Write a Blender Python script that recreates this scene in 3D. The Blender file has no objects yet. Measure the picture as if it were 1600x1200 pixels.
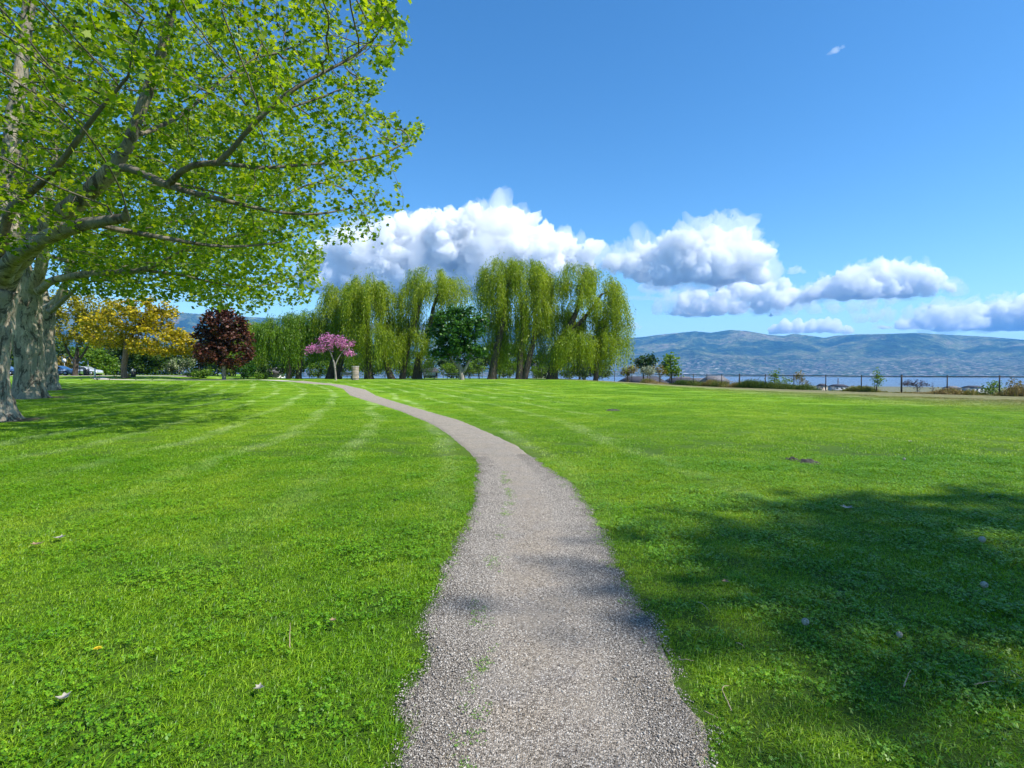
HAZE=5.6e-5; CLOUDS=True
import bpy, math, random
import numpy as np
from mathutils import Vector
from math import radians as RAD, sin, cos, pi, atan2, sqrt

rng = np.random.default_rng(11)
random.seed(11)
scn = bpy.context.scene
COL = scn.collection

# ------------------------------------------------------------------ camera model
FPX, CH = 889.0, 1.5
PIT = math.atan(18.0 / FPX)
FW = np.array([0, cos(PIT), -sin(PIT)]); UP = np.array([0, sin(PIT), cos(PIT)]); RT = np.array([1.0, 0, 0])

def ray(px, py):
    return FW + RT * ((px - 800) / FPX) + UP * ((600 - py) / FPX)

def at(px, py, Y):
    """point of the place at distance Y in front of the camera on that line of sight"""
    d = ray(px, py)
    return np.array([0, 0, CH]) + d * (Y / d[1])

def proj(P):
    P = np.atleast_2d(P) - np.array([0, 0, CH])
    z = P @ FW; z = np.where(z < 0.1, 0.1, z)
    return 800 + FPX * (P @ RT) / z, 600 - FPX * (P @ UP) / z

# ------------------------------------------------------------------ helpers
def sst(x):
    x = np.clip(x, 0, 1); return x * x * (3 - 2 * x)

def tag(o, label=None, cat=None, group=None, kind=None):
    if label: o['label'] = label
    if cat: o['category'] = cat
    if group: o['group'] = group
    if kind: o['kind'] = kind
    return o

def link(o, parent=None):
    COL.objects.link(o)
    if parent is not None: o.parent = parent
    return o

def thing(name, label, cat, loc=(0, 0, 0), rz=0.0, group=None):
    o = bpy.data.objects.new(name, None)
    o.empty_display_size = 0.3
    o.location = [float(v) for v in loc]; o.rotation_euler = (0, 0, rz)
    link(o); return tag(o, label, cat, group)

def fast_mesh(name, V, F, mat=None, smooth=False, rnd=None):
    """V (n,3); F a list of arrays (m,k)"""
    me = bpy.data.meshes.new(name)
    V = np.asarray(V, dtype=np.float32)
    if not isinstance(F, (list, tuple)): F = [F]
    F = [np.asarray(f, dtype=np.int32) for f in F if len(f)]
    me.vertices.add(len(V)); me.vertices.foreach_set('co', V.ravel())
    nl = sum(f.size for f in F); nf = sum(len(f) for f in F)
    me.loops.add(nl); me.polygons.add(nf)
    me.loops.foreach_set('vertex_index', np.concatenate([f.ravel() for f in F]))
    sizes = np.concatenate([np.full(len(f), f.shape[1]) for f in F])
    st = np.concatenate([[0], np.cumsum(sizes)[:-1]]).astype(np.int32)
    me.polygons.foreach_set('loop_start', st)
    if smooth: me.polygons.foreach_set('use_smooth', np.ones(nf, dtype=bool))
    if rnd is not None:
        a = me.attributes.new('rnd', 'FLOAT', 'FACE'); a.data.foreach_set('value', np.asarray(rnd, dtype=np.float32))
    me.update(calc_edges=True)
    if mat: me.materials.append(mat)
    return me

def obj(name, me, parent=None, loc=None):
    o = bpy.data.objects.new(name, me); link(o, parent)
    if loc is not None: o.location = [float(v) for v in loc]
    return o

class MB:
    """collects boxes / tubes / lathes into one mesh"""
    def __init__(s): s.V = []; s.F = {}; s.n = 0
    def add(s, V, F):
        V = np.asarray(V, float)
        for f in F: s.F.setdefault(len(f), []).append([i + s.n for i in f])
        s.V.append(V); s.n += len(V)
    def box(s, c, d, rz=0.0, top=1.0, bev=0.0):
        x, y, z = d[0] / 2, d[1] / 2, d[2] / 2
        if bev > 0:
            pts = []
            for zz, k in ((-z, 1 - bev), (-z + bev * z, 1), (z - bev * z, top), (z, top * (1 - bev))):
                for sx, sy in ((-1, -1), (1, -1), (1, 1), (-1, 1)): pts.append((sx * x * k, sy * y * k, zz))
            V = np.array(pts); F = [(3, 2, 1, 0), (12, 13, 14, 15)]
            for l in range(3):
                for i in range(4):
                    j = (i + 1) % 4; F.append((l * 4 + i, l * 4 + j, l * 4 + 4 + j, l * 4 + 4 + i))
        else:
            V = np.array([(sx * x * (top if sz > 0 else 1), sy * y * (top if sz > 0 else 1), sz * z) for sz in (-1, 1) for sx, sy in ((-1, -1), (1, -1), (1, 1), (-1, 1))])
            F = [(3, 2, 1, 0), (4, 5, 6, 7), (0, 1, 5, 4), (1, 2, 6, 5), (2, 3, 7, 6), (3, 0, 4, 7)]
        c_, s_ = cos(rz), sin(rz)
        R = np.array([[c_, -s_, 0], [s_, c_, 0], [0, 0, 1]])
        s.add(V @ R.T + np.array(c), F); return s
    def tube(s, pts, rad, n=8, cap=True):
        pts = np.asarray(pts, float); rad = np.broadcast_to(np.asarray(rad, float), (len(pts),))
        V, F = tube_vf(pts, rad, n, cap); s.add(V, F); return s
    def lathe(s, prof, c=(0, 0, 0), n=16, sq=1.0):
        a = np.arange(n) * 2 * pi / n
        V = []
        for r, z in prof: V.append(np.stack([np.cos(a) * r, np.sin(a) * r * sq, np.full(n, z)], 1))
        V = np.concatenate(V) + np.array(c); F = []
        for l in range(len(prof) - 1):
            for i in range(n):
                j = (i + 1) % n; F.append((l * n + i, l * n + j, l * n + n + j, l * n + n + i))
        F.append(tuple(range(n))[::-1]); F.append(tuple(range((len(prof) - 1) * n, len(prof) * n)))
        s.add(V, F); return s
    def prism(s, outline, y0, y1):
        """outline in x,z swept along y"""
        n = len(outline); o = np.array(outline, float)
        V = np.concatenate([np.stack([o[:, 0], np.full(n, y0), o[:, 1]], 1), np.stack([o[:, 0], np.full(n, y1), o[:, 1]], 1)])
        F = [tuple(range(n)), tuple(range(n, 2 * n))[::-1]] + [(i + n, (i + 1) % n + n, (i + 1) % n, i) for i in range(n)]
        s.add(V, F); return s
    def mesh(s, name, mat, smooth=False):
        return fast_mesh(name, np.concatenate(s.V), [np.array(f) for f in s.F.values()], mat, smooth)
    def build(s, name, mat, parent=None, smooth=False, loc=None):
        return obj(name, s.mesh(name, mat, smooth), parent, loc)

def tube_vf(pts, rad, n, cap=True):
    m = len(pts); t = np.gradient(pts, axis=0); t /= np.linalg.norm(t, axis=1, keepdims=True) + 1e-9
    ref = np.array([0.0, 0, 1.0]) if abs(t[0][2]) < 0.9 else np.array([1.0, 0, 0])
    u = np.cross(t[0], ref); u /= np.linalg.norm(u); a = np.arange(n) * 2 * pi / n
    V = np.zeros((m, n, 3))
    for i in range(m):
        u = u - t[i] * (u @ t[i]); u /= np.linalg.norm(u) + 1e-9; w = np.cross(t[i], u)
        V[i] = pts[i] + rad[i] * (np.cos(a)[:, None] * u + np.sin(a)[:, None] * w)
    F = []
    for i in range(m - 1):
        for j in range(n):
            k = (j + 1) % n; F.append((i * n + j, i * n + k, (i + 1) * n + k, (i + 1) * n + j))
    if cap: F.append(tuple(range(n))[::-1]); F.append(tuple(range((m - 1) * n, m * n)))
    return V.reshape(-1, 3), F

# value noise, vectorised
_P = np.random.default_rng(5).random((64, 64, 64)).astype(np.float32)
def vnoise(P):
    P = np.asarray(P, float); i = np.floor(P).astype(int); f = P - i; f = f * f * (3 - 2 * f)
    x0, y0, z0 = (i[..., k] & 63 for k in range(3)); x1, y1, z1 = ((i[..., k] + 1) & 63 for k in range(3))
    fx, fy, fz = f[..., 0], f[..., 1], f[..., 2]
    def L(a, b, t): return a + (b - a) * t
    return L(L(L(_P[x0, y0, z0], _P[x1, y0, z0], fx), L(_P[x0, y1, z0], _P[x1, y1, z0], fx), fy),
             L(L(_P[x0, y0, z1], _P[x1, y0, z1], fx), L(_P[x0, y1, z1], _P[x1, y1, z1], fx), fy), fz)
def fbm(P, o=4, g=0.5):
    P = np.asarray(P, float); r = 0; a = 1; s = 0
    for k in range(o): r = r + a * vnoise(P * 2 ** k + 17.3 * k); s += a; a *= g
    return r / s
def xy3(x, y, s, z=0.0): return np.stack([np.asarray(x) / s, np.asarray(y) / s, np.full(np.shape(x), float(z))], -1)

# ------------------------------------------------------------------ materials
class NT:
    def __init__(s, name):
        s.m = bpy.data.materials.new(name); s.m.use_nodes = True; s.t = s.m.node_tree; s.t.nodes.clear()
        s.out = s.t.nodes.new('ShaderNodeOutputMaterial')
    def n(s, typ, ins=None, **kw):
        nd = s.t.nodes.new(typ)
        for k, v in kw.items(): setattr(nd, k, v)
        for k, v in (ins or {}).items():
            if isinstance(v, bpy.types.NodeSocket): s.t.links.new(v, nd.inputs[k])
            else: nd.inputs[k].default_value = v
        return nd
    def math(s, op, a, b=0.0, c=None, clamp=False):
        ins = {0: a, 1: b}
        if c is not None: ins[2] = c
        return s.n('ShaderNodeMath', ins, operation=op, use_clamp=clamp).outputs[0]
    def mix(s, f, a, b, bt='MIX'):
        nd = s.t.nodes.new('ShaderNodeMix'); nd.data_type = 'RGBA'; nd.blend_type = bt
        for k, v in ((0, f), (6, a), (7, b)):
            if isinstance(v, bpy.types.NodeSocket): s.t.links.new(v, nd.inputs[k])
            elif k and len(v) == 3: nd.inputs[k].default_value = (*v, 1)
            else: nd.inputs[k].default_value = v
        return nd.outputs[2]
    def noise(s, vec, scale, detail=4, rough=0.55, dist=0.0, out=0):
        ins = {'Scale': scale, 'Detail': detail, 'Roughness': rough, 'Distortion': dist}
        if vec is not None: ins['Vector'] = vec
        return s.n('ShaderNodeTexNoise', ins).outputs[out]
    def ramp(s, f, stops, interp='LINEAR'):
        nd = s.n('ShaderNodeValToRGB', {0: f}); cr = nd.color_ramp; cr.interpolation = interp
        while len(cr.elements) > 1: cr.elements.remove(cr.elements[-1])
        cr.elements[0].position = stops[0][0]; cr.elements[0].color = _c4(stops[0][1])
        for p, c in stops[1:]: e = cr.elements.new(p); e.color = _c4(c)
        return nd.outputs[0]
    def pos(s): return s.n('ShaderNodeNewGeometry').outputs['Position']
    def obj(s): return s.n('ShaderNodeTexCoord').outputs['Object']
    def attr(s, name, out='Fac', typ='GEOMETRY'):
        return s.n('ShaderNodeAttribute', attribute_name=name, attribute_type=typ).outputs[out]
    def bump(s, h, strength=0.5, dist=0.02):
        return s.n('ShaderNodeBump', {'Height': h, 'Strength': strength, 'Distance': dist}).outputs[0]
    def princ(s, col, rough=0.6, normal=None, spec=0.3, metal=0.0, **kw):
        ins = {'Base Color': col if isinstance(col, bpy.types.NodeSocket) else (*col, 1), 'Roughness': rough, 'Specular IOR Level': spec, 'Metallic': metal}
        if normal is not None: ins['Normal'] = normal
        ins.update(kw)
        return s.n('ShaderNodeBsdfPrincipled', ins).outputs[0]
    def surf(s, sh): s.t.links.new(sh, s.out.inputs['Surface']); return s.m
def _c4(c):
    if isinstance(c, (int, float)): return (c, c, c, 1)
    return (*c, 1)

def simple(name, c, rough=0.6, var=0.18, scale=6.0, metal=0.0, spec=0.4):
    t = NT(name); p = t.obj()
    f = t.noise(p, scale, 5)
    lo = tuple(v * (1 - var) for v in c); hi = tuple(min(1, v * (1 + var)) for v in c)
    col = t.ramp(f, [(0.3, lo), (0.7, hi)])
    return t.surf(t.princ(col, rough, t.bump(f, 0.15, 0.01), spec, metal))

def leaf_mat(name, cols, trans=0.4, tcol=None, rough=0.45, clump=0.25, spec=0.35):
    """cols: dark, mid, light leaf colours chosen per leaf, with clumps of differing tone"""
    t = NT(name); r = t.attr('rnd')
    cl = t.noise(t.obj(), clump, 2, 0.5)
    f = t.math('ADD', t.math('MULTIPLY', r, 0.62), t.math('MULTIPLY', cl, 0.42), clamp=True)
    st = [(0.18 + 0.64 * i / (len(cols) - 1), c) for i, c in enumerate(cols)]
    col = t.ramp(f, st)
    b = t.princ(col, rough, None, spec)
    tc = t.mix(1.0, col, tcol or (1.5, 1.45, 0.5), 'MULTIPLY')
    tr = t.n('ShaderNodeBsdfTranslucent', {'Color': tc}).outputs[0]
    return t.surf(t.n('ShaderNodeMixShader', {0: trans, 1: b, 2: tr}).outputs[0])
# ------------------------------------------------------------------ sun, sky, air
SUN_EL, SUN_AZ = RAD(50), RAD(112)      # azimuth clockwise from the view direction (+Y): to the right and a little behind
sun_dir = np.array([sin(SUN_AZ) * cos(SUN_EL), cos(SUN_AZ) * cos(SUN_EL), sin(SUN_EL)])
w = bpy.data.worlds.new('World'); scn.world = w; w.use_nodes = True
wt = w.node_tree; bg = wt.nodes['Background']
sky = wt.nodes.new('ShaderNodeTexSky'); sky.sky_type = 'NISHITA'; sky.sun_disc = False
sky.sun_elevation = SUN_EL; sky.sun_rotation = SUN_AZ; sky.altitude = 400; sky.air_density = 1.0; sky.dust_density = 0.35; sky.ozone_density = 1.3
hs = wt.nodes.new('ShaderNodeHueSaturation'); hs.inputs['Saturation'].default_value = 1.3
wt.links.new(sky.outputs[0], hs.inputs['Color']); tm = wt.nodes.new('ShaderNodeMix'); tm.data_type = 'RGBA'; tm.blend_type = 'MULTIPLY'; tm.inputs[0].default_value = 1.0; tm.inputs[7].default_value = (.80, .96, 1.02, 1)
wt.links.new(hs.outputs[0], tm.inputs[6]); wt.links.new(tm.outputs[2], bg.inputs['Color'])
bg.inputs['Strength'].default_value = 0.10
sl = bpy.data.lights.new('sun', 'SUN'); sl.energy = 4.0; sl.angle = RAD(0.5); sl.color = (1.0, 0.955, 0.88)
so = bpy.data.objects.new('sun', sl); link(so); so.location = (20, -20, 40)
so.rotation_euler = Vector(sun_dir).to_track_quat('Z', 'Y').to_euler()

cd = bpy.data.cameras.new('camera'); cam = bpy.data.objects.new('camera', cd); link(cam)
cam.location = (0, 0, CH); cam.rotation_euler = (RAD(90) - PIT, 0, 0)
cd.sensor_width = 36; cd.lens = FPX / 1600 * 36; cd.clip_start = 0.05; cd.clip_end = 80000
scn.camera = cam
scn.view_settings.view_transform = 'Standard'; scn.view_settings.look = 'None'; scn.view_settings.exposure = 1.0; scn.view_settings.gamma = 1
scn.cycles.max_bounces = 13; scn.cycles.diffuse_bounces = 3; scn.cycles.glossy_bounces = 2; scn.cycles.transmission_bounces = 3
scn.cycles.volume_bounces = 12; scn.cycles.transparent_max_bounces = 6; scn.cycles.caustics_reflective = False; scn.cycles.caustics_refractive = False
scn.cycles.sample_clamp_indirect = 6

# haze box
hb = MB(); hb.box((0, 5500, 400), (36000, 19000, 1100)); 
t = NT('thin_haze'); t.t.links.new(t.n('ShaderNodeVolumePrincipled', {'Color': (0.15, 0.48, 1.0, 1), 'Density': HAZE, 'Anisotropy': 0.1}).outputs[0], t.out.inputs['Volume'])
tag(hb.build('haze', t.m), kind='stuff')

# clouds: closed lumpy bodies filled with even vapour
def cloud_mat(nm, dens):
    t = NT(nm)
    t.t.links.new(t.n('ShaderNodeVolumePrincipled', {'Color': (0.997, 0.998, 1.0, 1), 'Density': dens, 'Anisotropy': 0.0}).outputs[0], t.out.inputs['Volume'])
    return t.m
C_D = cloud_mat('cumulus_vapour', 0.0075); C_T = cloud_mat('thin_cloud_vapour', 0.0022); C_H = cloud_mat('veil_vapour', 0.0013); C_F = cloud_mat('fringe_vapour', 0.0011)
import bmesh
def cloud(name, label, Y, blobs, base, seed=0, mat=None, vox=0.075, amp=1.0, group=None, extra=5, deep=1.0, parent=None):
    r_ = np.random.default_rng(seed); bm = bmesh.new(); k = Y / FPX; mr = np.mean([b[2] for b in blobs]) * k
    c0 = at(np.mean([b[0] for b in blobs]), base, Y)
    vap = mat or C_D
    for (px, py, r) in blobs:
        c = at(px, py, Y) - c0; R = r * k * 1.13
        c[1] += r_.uniform(-.5, .5) * R * deep
        lst = [(c, R)]
        for j in range(extra):
            d = r_.normal(size=3); d /= np.linalg.norm(d); d[2] = abs(d[2]) * 0.9
            lst.append((c + d * R * 0.85, R * r_.uniform(.28, .5)))
        for cc, rr in lst:
            g = bmesh.ops.create_icosphere(bm, subdivisions=3, radius=rr)
            bmesh.ops.translate(bm, verts=g['verts'], vec=Vector(cc))
    me = bpy.data.meshes.new(name); bm.to_mesh(me); bm.free()
    o = bpy.data.objects.new(name, me); COL.objects.link(o)
    m = o.modifiers.new('r', 'REMESH'); m.mode = 'VOXEL'; m.voxel_size = mr * vox
    dg = bpy.context.evaluated_depsgraph_get(); me2 = bpy.data.meshes.new_from_object(o.evaluated_get(dg))
    bpy.data.objects.remove(o)
    n = len(me2.vertices); V = np.zeros(n * 3, np.float32); me2.vertices.foreach_get('co', V); V = V.reshape(-1, 3).astype(float)
    N = np.zeros(n * 3, np.float32); me2.vertices.foreach_get('normal', N); N = N.reshape(-1, 3)
    W = V + seed * 977.0
    d = 0
    W = W + (fbm(W / (mr * 1.3), 3)[:, None] - .5) * mr * .7
    for s, a in ((1.5, .75), (0.7, .55), (0.34, .33), (0.17, .24), (.085, .17), (.05, .10)):
        q = vnoise(W / (mr * s) + s * 31.7); d = d + (np.abs(2 * q - 1) - .3) * a * mr * amp
    V = V + N * d[:, None]
    zb = (fbm(xy3(V[:, 0], V[:, 1], mr * 2.2), 3) - .5) * mr * .9; low = V[:, 2] < zb
    V[low, 2] = (zb + (V[:, 2] - zb) * 0.3)[low]
    me2.vertices.foreach_set('co', V.astype(np.float32).ravel()); me2.materials.clear(); me2.materials.append(mat or C_D); me2.update()
    if parent is not None: return obj('fringe', me2, parent)
    o = tag(obj(name, me2, loc=c0), label, 'cloud', group)
    if mat is None and seed != 5: cloud('fringe', None, Y, [(b[0], b[1], b[2] * 1.16) for b in blobs], base, seed + 50, C_F, .13, 1.7 if Y > 15600 or seed == 2 else 1.15, None, 4, deep, o)
    return o
if CLOUDS:
    cloud('cloud', 'long white cloud bank rising behind the willows and under the overhanging branches', 15500,
          [(505, 425, 30), (545, 405, 34), (590, 395, 38), (640, 383, 36), (672, 372, 26), (700, 380, 38), (735, 372, 32), (775, 370, 33), (808, 368, 27), (800, 395, 36), (850, 390, 27), (885, 388, 18), (915, 390, 14), (750, 405, 38), (660, 410, 36), (600, 420, 34), (540, 430, 30), (850, 410, 28), (900, 405, 20), (560, 440, 32), (610, 440, 34), (670, 438, 34), (730, 435, 34), (520, 438, 28), (525, 410, 26)], 452, 1)
    cloud('cloud', 'tall heaped white cumulus with grey base right of the tallest willow', 15000,
          [(958, 412, 13), (985, 412, 20), (1015, 403, 24), (1045, 398, 23), (1072, 388, 22), (1092, 388, 26), (1125, 382, 24), (1150, 380, 20), (1168, 388, 14), (1170, 408, 22), (1130, 410, 34), (1090, 415, 34), (1045, 420, 28), (1005, 420, 20), (1180, 422, 15)], 440, 2)
    cloud('cloud', 'ragged lower white cloud strung between the two big cumulus', 16500,
          [(1055, 492, 9), (1075, 475, 12), (1078, 492, 12), (1100, 485, 13), (1122, 478, 15), (1150, 482, 12), (1150, 452, 13), (1172, 460, 15), (1195, 452, 12), (1190, 475, 14), (1215, 470, 14), (1237, 462, 13), (1222, 448, 9), (1255, 465, 11), (1130, 460, 9), (1095, 462, 9)], 490, 3, vox=.1)
    cloud('cloud', 'flat based white cumulus above the middle of the mountain ridge', 16000,
          [(1275, 463, 13), (1300, 455, 17), (1322, 446, 19), (1345, 436, 19), (1372, 432, 20), (1400, 433, 18), (1428, 436, 18), (1455, 433, 13), (1475, 438, 9), (1350, 455, 20), (1385, 452, 22), (1420, 450, 18), (1452, 448, 14), (1484, 450, 7), (1320, 465, 14)], 462, 4)
    cloud('cloud', 'small low white cloud resting just over the mountain crest', 19000,
          [(1210, 518, 8), (1225, 513, 11), (1245, 512, 11), (1265, 513, 11), (1285, 510, 11), (1303, 512, 11), (1322, 518, 8)], 519, 5, vox=.12, amp=.7)
    cloud('cloud', 'broad flat white cloud over the right end of the mountains', 19000,
          [(1380, 516, 8), (1410, 513, 11), (1440, 505, 14), (1470, 494, 15), (1500, 492, 15), (1532, 494, 15), (1560, 490, 17), (1590, 486, 18), (1620, 488, 21), (1650, 492, 26), (1480, 508, 17), (1520, 510, 18), (1560, 510, 18), (1600, 508, 20), (1640, 510, 23), (1700, 500, 29)], 512, 6, vox=.12, amp=.7)
    cloud('cloud', 'tiny detached white puff beside the willow edge above the hills', 17000,
          [(980, 512, 6), (990, 509, 6), (999, 513, 4)], 514, 7, C_T, vox=.25)
    cloud('cloud', 'thin white wisp high in the blue sky at the upper right', 12000,
          [(1296, 86, 3.5), (1302, 81, 4.5), (1309, 77, 4.5), (1316, 74, 3)], 84, 8, C_T, vox=.25)
    cloud('cloud', 'small torn white shreds just above the long cloud bank', 15500,
          [(722, 342, 4), (732, 335, 5), (745, 331, 5), (757, 333, 4)], 338, 9, C_T, vox=.25)
    cloud('cloud', 'small white puffs between the two big cumulus clouds', 16500,
          [(1238, 424, 6), (1247, 421, 6), (1256, 426, 4)], 427, 10, C_T, vox=.25)
    cloud('cloud', 'thin pale streak of cloud just right of the tallest willow', 18000,
          [(x_, 466 + (x_ - 985) * .05, 4.5) for x_ in range(985, 1050, 5)], 468, 12, C_H, vox=.25, amp=.5, extra=1, deep=.3)

if CLOUDS:
    cloud('cloud', 'thin pale veil of cloud below the two big cumulus, drifting over the ridge', 20500,
          [(x_, y_, 11) for x_, y_ in ((1030, 478), (1052, 470), (1075, 458), (1100, 470), (1125, 455), (1150, 468), (1180, 478), (1210, 486), (1240, 480), (1270, 476), (1300, 480), (1330, 478), (1360, 474), (1225, 460), (1205, 440), (1040, 452), (1015, 452), (1390, 468))], 492, 21, C_H, vox=.22, amp=1.3)
    cloud('cloud', 'faint veil of cloud low above the mountains toward the right edge', 21500,
          [(x_, y_, 10) for x_, y_ in ((1340, 498), (1365, 494), (1390, 490), (1420, 488), (1450, 482), (1480, 486), (1510, 488), (1540, 486), (1570, 482), (1600, 478), (1630, 480), (1500, 500), (1460, 498), (1420, 500))], 504, 22, C_H, vox=.22, amp=1.3)
# ------------------------------------------------------------------ terrain
PLAT = np.array([(200, -80), (100, -30), (70, 3), (45, 23.5), (31.6, 36.2), (21.8, 56.0), (17.8, 79.0), (12, 87), (-25, 89), (-55, 92), (-70, 150), (-260, 190), (-320, -80)], float)
def plat_sd(x, y):
    """distance outside the plateau polygon (positive outside)"""
    x = np.asarray(x, float); y = np.asarray(y, float); P = PLAT; n = len(P)
    d = np.full(x.shape, 1e9); ins = np.zeros(x.shape, bool)
    for i in range(n):
        a, b = P[i], P[(i + 1) % n]; e = b - a
        t = np.clip(((x - a[0]) * e[0] + (y - a[1]) * e[1]) / (e @ e), 0, 1)
        d = np.minimum(d, np.hypot(x - a[0] - t * e[0], y - a[1] - t * e[1]))
        c = ((a[1] > y) != (b[1] > y)) & (x < e[0] * (y - a[1]) / (e[1] + 1e-12) + a[0]); ins ^= c
    return np.where(ins, -d, d)
def G(x, y):
    x = np.asarray(x, float); y = np.asarray(y, float)
    z = 0.62 * sst((y - 28) / 47) * sst((21 - x) / 16)
    z = z + 0.42 * sst((y - 66) / 16) * sst((-33 - x) / 17)
    z = z + 0.05 * (vnoise(xy3(x, y, 9.0)) - .5) * sst((y - 4) / 10)
    sd = plat_sd(x, y); r = np.hypot(x, y)
    z = z - 5.5 * sst(sd / 26) - 33.2 * sst((sd - 45) / 480) - 12 * sst((r - 1950) / 300)
    return z
def gz(x, y): return float(G(np.array([x]), np.array([y]))[0])
def gp(px, py, Ymax=400):
    """ground point under a pixel of the photograph"""
    d = ray(px, py); ys = np.geomspace(1.2, Ymax, 1500); t = ys / d[1]
    X = d[0] * t; Z = CH + d[2] * t; below = Z < G(X, ys)
    i = int(np.argmax(below)) if below.any() else len(ys) - 1
    return np.array([X[i], ys[i], gz(X[i], ys[i])])
def gpY(px, Y):
    x = (px - 800) / FPX * Y; return np.array([x, Y, gz(x, Y)])

# path edges traced on the ground
PL = [(600, 1210), (612, 1131), (610, 1100), (622, 1080), (640, 1060), (658, 1040), (650, 1015), (650, 990), (650, 965), (664, 942), (684, 902), (700, 868), (714, 845), (730, 815), (739, 780), (741, 745), (744, 727), (730, 707), (695, 677), (670, 662), (625, 643), (585, 630), (545, 618), (535, 607.5), (515, 602), (476, 599), (449, 596)]
PR = [(1140, 1210), (1120, 1131), (1103, 1115), (1079, 1080), (1062, 1037), (1046, 1002), (1030, 967), (1010, 945), (986, 918), (972, 878), (950, 840), (925, 795), (895, 757), (862, 735), (837, 717), (812, 697), (775, 680), (720, 657), (660, 640), (620, 628), (589, 618), (572, 608.6), (542, 602.2), (504, 598.3), (476, 595.2)]
def edge_curve(E, n=320):
    P = np.array([gp(*e)[:2] for e in E]); s = np.concatenate([[0], np.cumsum(np.hypot(*np.diff(P, axis=0).T))])
    q = np.linspace(0, 1, n) ** 2.0 * s[-1]
    return np.stack([np.interp(q, s, P[:, 0]), np.interp(q, s, P[:, 1])], 1)
EL, ER = edge_curve(PL), edge_curve(PR)
EL = np.vstack([[EL[0][0] - .05, -4], EL]); ER = np.vstack([[ER[0][0] + .1, -4], ER])
for E, sg in ((EL, 1), (ER, -1)):
    E[:, 0] += (fbm(xy3(E[:, 0] * 0, E[:, 1], .22, sg * 3), 3) - .5) * 0.055 * np.clip(E[:, 1] / 12, .6, 5)
PATHPOLY = np.vstack([EL, ER[::-1]])
def path_inside(x, y):
    """positive inside the path, metres from its edge"""
    x = np.asarray(x, float); y = np.asarray(y, float); sh = x.shape; x = x.ravel(); y = y.ravel(); n = len(PATHPOLY)
    ins = np.zeros(x.shape, bool); d = np.full(x.shape, 1e9)
    for i in range(n):
        a, b = PATHPOLY[i], PATHPOLY[(i + 1) % n]; e = b - a
        c = ((a[1] > y) != (b[1] > y)) & (x < e[0] * (y - a[1]) / (e[1] + 1e-12) + a[0]); ins ^= c
        t = np.clip(((x - a[0]) * e[0] + (y - a[1]) * e[1]) / (e @ e + 1e-12), 0, 1)
        d = np.minimum(d, (x - a[0] - t * e[0]) ** 2 + (y - a[1] - t * e[1]) ** 2)
    d = np.sqrt(d)
    return np.where(ins, d, -d).reshape(sh)

def polar_mesh(az, rr, zf):
    A, R = np.meshgrid(az, rr, indexing='ij'); X = R * np.sin(A); Y = R * np.cos(A); Z = zf(X, Y)
    V = np.stack([X, Y, Z], -1).reshape(-1, 3); n, m = A.shape
    i, j = np.meshgrid(np.arange(n - 1), np.arange(m - 1), indexing='ij'); k = (i * m + j).ravel()
    return V, np.stack([k, k + 1, k + m + 1, k + m], 1)

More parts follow.
